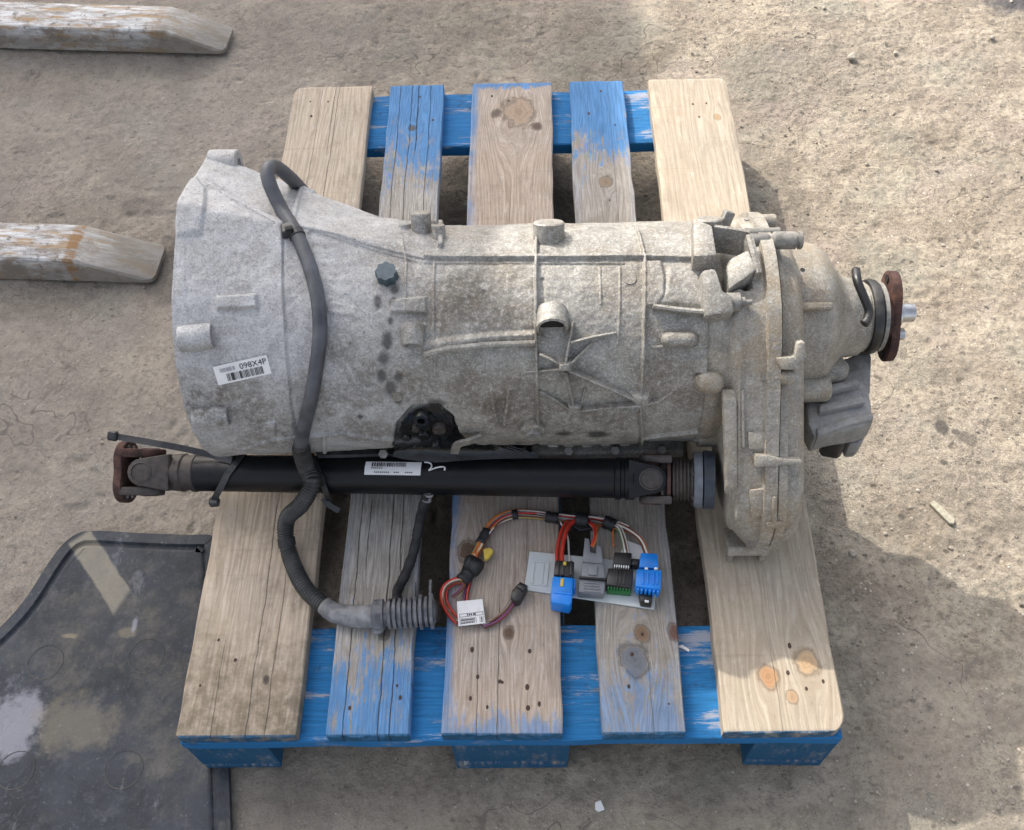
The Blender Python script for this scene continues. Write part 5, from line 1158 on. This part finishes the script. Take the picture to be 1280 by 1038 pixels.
# ================================================================== FORKLIFT FORKS
def forks():
    def fork_paint(sd, band):
     m = Mt('worn_fork_paint', .65); loc = (sd, sd * 2, 0); st = m.noise(9, 6, .7, vec=m.map((1, 7, 4), loc)); n = m.noise(22, 7, .75, vec=m.map((.5, 1.6, 1), loc)); s2 = m.noise(70, 5, .7, vec=m.map((.25, 2, 1), loc))
     k = m.mix(m.mr(s2, .35, .65), (.36, .35, .345), (.66, .65, .64))
     k = m.mix(m.mr(n, .46, .6, 0, .9), k, (.2, .16, .125)); k = m.mix(m.mr(st, .5, .62, 0, .85), k, (.34, .2, .07)); k = m.mix(m.mr(m.noise(45, 5, .8), .54, .66, 0, .85), k, (.09, .07, .055))
     x, y, z = m.sep(); k = m.mix(m.mr(m.mth('ADD', x, m.mth('MULTIPLY', n, .06)), -.16, -.08, 0, .55), k, (.25, .215, .165))
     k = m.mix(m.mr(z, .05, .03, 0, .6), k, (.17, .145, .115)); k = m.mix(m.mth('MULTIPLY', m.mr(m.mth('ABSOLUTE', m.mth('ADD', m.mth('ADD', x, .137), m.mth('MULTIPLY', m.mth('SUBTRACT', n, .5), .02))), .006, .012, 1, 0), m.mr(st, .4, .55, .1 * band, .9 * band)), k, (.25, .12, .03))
     m.col(k); m.bump(n, .5, .002); m.bump(s2, .3, .001)
     return m.m
    paints = {True: fork_paint(0, 1), False: fork_paint(3.7, 0.25)}
    for lab, tip, yaw, kn, wd in (('far forklift fork, whitish worn steel tine reaching in at the top left corner', at(287, 56, 0), at(0, 62, 0), 84, .088), ('near forklift fork, worn white tine with rust band, tip close to the bell housing', at(198, 336, 0), at(0, 350, 0), 108, .085)):
        near = 'near' in lab
        gp0 = at(280, 70, 0) if not near else at(192, 356, 0); gp1 = at(0, 62, 0) if not near else at(0, 350, 0)
        d = gp0 - gp1; yw = math.atan2(d[1], d[0]); t = thing('forklift_fork', lab, 'forklift fork', gp0, 'forks of the forklift'); t.rotation_euler.z = yw
        kn = .118 if not near else .135; H = .058; wd = .088
        # side profile (x towards -: heel), bevelled tip, heel and upright shank out of frame
        prof = [(0.004, .004), (.004, .012), (-.006, .016), (-kn, H), (-kn - .012, H + .001), (-.5, H + .002), (-1.05, H + .004), (-1.09, H + .02), (-1.1, .6), (-1.145, .6), (-1.15, .05), (-1.13, .015), (-1.08, .003)]
        v = []; f = []; cols = [(0, .012, 0), (.003, .004, .0), (.012, 0, .001), (wd * .5, 0, .0015), (wd - .012, 0, .001), (wd - .003, .004, 0), (wd, .012, 0)]
        n_ = len(prof)
        for (yy, inset, lift) in cols:
            for i, (x_, z_) in enumerate(prof):
                xx = x_ - (inset if i in (0, 1, 2) else 0) * 1.3; zz = z_ - (inset * .35 if 2 <= i <= 8 else 0); v.append((xx, yy, zz))
        for c in range(len(cols) - 1):
            for i in range(n_): f.append((c * n_ + i, (c + 1) * n_ + i, (c + 1) * n_ + (i + 1) % n_, c * n_ + (i + 1) % n_))
        f.append(tuple(range(n_))[::-1][::-1]); f.append(tuple((len(cols) - 1) * n_ + i for i in range(n_))[::-1])
        b = bmesh.new(); bv = [b.verts.new(q) for q in v]
        for q in f: b.faces.new([bv[i] for i in q])
        bmesh.ops.recalc_face_normals(b, faces=b.faces); MB().bm(b).build('tine', paints[near], t, local=True, angle=25)
forks()

# ================================================================== RUBBER MAT
def mat_():
    W3 = [at(u, v, .005)[:2] for u, v in ((-60, 838), (-5, 790), (30, 752), (62, 703), (80, 680), (97, 668), (118, 664), (180, 667), (236, 669))] + [(-.452, .342), (-.44, .327), (-.425, .27), (-.366, -.02), (-.352, -.10), (-.34, -.22), (-.5, -.3), (-.9, -.3), (-.95, -.1), (-.9, .1)]
    P = np.array([(p[0], p[1]) for p in W3])
    Pc = np.array(spline([np.array((*p, 0)) for p in np.vstack([P, P[:1]])], 6))[:-1, :2]
    # inward normals
    def off(Q, d):
        n = len(Q); out = []
        for i in range(n):
            t = Q[(i + 1) % n] - Q[i - 1]; t /= np.linalg.norm(t) + 1e-9; out.append(Q[i] + np.array((t[1], -t[0])) * d)
        return np.array(out)
    area = sum(Pc[i][0] * Pc[(i + 1) % len(Pc)][1] - Pc[(i + 1) % len(Pc)][0] * Pc[i][1] for i in range(len(Pc)))
    sg = -1 if area > 0 else 1
    loops = [(0, .0005), (.001, .0078), (.017, .0085), (.0195, .0035), (.023, .0032), (.0255, .0062), (.03, .0064)]
    t = thing('rubber_mat', 'dusty black rubber mat with a raised rim, partly under the pallet corner', 'mat', (-.6, .1, 0)); O = np.array(t.location)
    b = bmesh.new(); prev = None; n = len(Pc)
    for d, z in loops:
        Q = off(Pc, sg * d); ring = [b.verts.new((q[0], q[1], z)) for q in Q]
        if prev:
            for i in range(n): b.faces.new((prev[i], prev[(i + 1) % n], ring[(i + 1) % n], ring[i]))
        prev = ring
    b.faces.new(prev); bmesh.ops.recalc_face_normals(b, faces=b.faces)
    m = Mt('dusty_rubber', .55, 0, .4); n1 = m.noise(7, 7, .7); n2 = m.noise(40, 6, .75); n3 = m.noise(200, 4, .7)
    k = m.mix(m.mr(n1, .35, .65), (.012, .0155, .021), (.034, .04, .05)); k = m.mix(m.mr(n2, .48, .7, 0, .6), k, (.1, .1, .11)); k = m.mix(m.mr(n2, .44, .3, 0, .75), k, (.014, .015, .018)); k = m.mix(m.mr(n3, .58, .72, 0, .5), k, (.16, .16, .17)); k = m.mix(m.mr(m.noise(18, 7, .8, vec=m.map((1, .5, 1), (3, 8, 0), (0, 0, .8))), .58, .68, 0, .55), k, (.17, .17, .19))
    k = m.mix(m.mth('MULTIPLY', m.mr(m.noise(5, 5, .7, vec=m.map(loc=(2, 5, 0))), .5, .62), m.mr(n2, .35, .6, 0, .6)), k, (.12, .108, .09))
    def P2(u, v): q = at(u, v, .006) - O; return (q[0], q[1], 0)
    # pale tan streak with straight edges, pale scuffs
    q0, q1 = np.array(P2(100, 672)), np.array(P2(152, 752)); dd = q1 - q0; Ln = np.linalg.norm(dd); aa = math.atan2(dd[1], dd[0])
    mp = m.N.new('ShaderNodeMapping'); mp.vector_type = 'TEXTURE'; m.set(mp.inputs['Vector'], m.obj); mp.inputs['Location'].default_value = tuple(q0); mp.inputs['Rotation'].default_value = (0, 0, aa)
    sx_, sy_, _ = m.sep(mp.outputs[0]); wob = m.mth('MULTIPLY', m.mth('SUBTRACT', n2, .5), .012)
    band = m.mth('MULTIPLY', m.mr(m.mth('ADD', m.mth('ABSOLUTE', sy_), wob), .016, .0205, 1, 0), m.mth('MULTIPLY', m.mr(sx_, -.004, .004), m.mr(m.mth('ADD', sx_, m.mth('MULTIPLY', sy_, .5)), Ln * .97, Ln * 1.05, 1, 0)))
    k = m.mix(m.mth('MULTIPLY', band, m.mr(n2, .25, .65, .55, .85)), k, (.25, .225, .175))
    for u, v, r, sc, am in ((15, 905, .045, (1, .7, 0), .65), (100, 905, .05, (.7, 1, 0), .35), (160, 790, .012, (.6, 1, 0), .4), (86, 795, .008, (.5, 1.5, 0), .6), (168, 782, .008, (1.5, .5, 0), .6)):
        d = m.mth('ADD', m.dist(P2(u, v), sc=sc), m.mth('MULTIPLY', m.mth('SUBTRACT', m.noise(30, 5, .7), .5), r * 1.8)); k = m.mix(m.mr(d, r * .5, r, am, 0), k, (.3, .3, .34) if u < 50 or u > 160 else (.26, .22, .15))
    m.col(k); m.rough(m.mr(n2, .3, .7, .55, .85)); bb = m.bump(n3, .5, .0008); m.bump(n2, .6, .003, bb)
    MB().bm(b).build('mat_sheet', m.m, t, O, angle=50)
    base = None
    for u, v, r in ((57, 828, .024), (183, 820, .024), (155, 962, .024), (20, 963, .024)):
        c = at(u, v, .0064); mb = MB(); vv = []; ff = []
        for q in range(40):
            a = 2 * PI * q / 40
            for rr, h in ((r, 0), (r + .0003, .0007), (r + .0009, .0007), (r + .0012, 0)): vv.append((rr * math.cos(a), rr * math.sin(a), h))
        for q in range(40):
            for s in range(3): j = (q + 1) % 40; ff.append((q * 4 + s, j * 4 + s, j * 4 + s + 1, q * 4 + s + 1)[::-1])
        if base is None: base = mb.add(vv, ff).build('moulded_ring', m.m, t, local=True); o = base
        else: o = base.copy(); C.objects.link(o); o.parent = t
        o.location = tuple(np.array((c[0], c[1], .0062)) - O)
mat_()

# ================================================================== SMALL LOOSE THINGS
def debris():
    pale = plain('pale_chip', (.36, .33, .25), .8, 0, .2, 200, .5); M_pine = plain('fresh_splinter', (.55, .33, .16), .8, 0, .3, 120, .6)
    def rag(px, z, th, mat, name, label, cat):
        mb = slab(px, z, z + th, th * .2); o = mb.build(name, mat, None); return tag(o, label, cat)
    rag([(1162, 629), (1168, 625), (1194, 648), (1193, 655), (1187, 654)], 0, .006, pale, 'wood_chip', 'pale flat wood chip lying alone on the sunlit concrete at the right', 'wood chip')
    rag([(744, 1003), (751, 1000), (756, 1012), (748, 1015), (744, 1012)], -.002, .003, M_white, 'paper_scrap', 'small white paper scrap on the shaded ground in front of the pallet', 'paper scrap')
    rag([(820, 284), (828, 279), (845, 281), (862, 284), (859, 292), (836, 294), (818, 291)], PT + .001, .02, M_pine, 'wood_splinter', 'orange broken wood splinter on the pale board behind the gearbox', 'wood splinter')
    rag([(846, 808), (853, 806), (862, 812), (861, 815), (854, 811)], PT - .0218, .002, M_white, 'paint_flake', 'tiny white flake on the blue stringer beside the grey blue board', 'flake')
    st = plain('pebble_grey', (.36, .32, .26), .9, 0, .3, 120, .7)
    for u, v, r, lab in ((1065, 72, .009, 'largest pale stone on the sunlit ground beyond the pallet'), (1240, 47, .006, 'small rounded stone near the top right corner'), (1065, 692, .006, 'small stone in the shade right of the gearbox')):
        b = bmesh.new(); bmesh.ops.create_icosphere(b, subdivisions=3, radius=r)
        for q in b.verts: q.co *= 1 + .5 * (float(vnoise(q.co.x + q.co.z * .7, q.co.y + u, 1.1 / r, 5)) - .5); q.co.z *= .6
        p = at(u, v, 0); o = MB().bm(b).build('stone', st, None, local=True, smooth=True); o.location = (p[0], p[1], r * .2); tag(o, lab, 'stone', 'stones on the concrete')
debris()
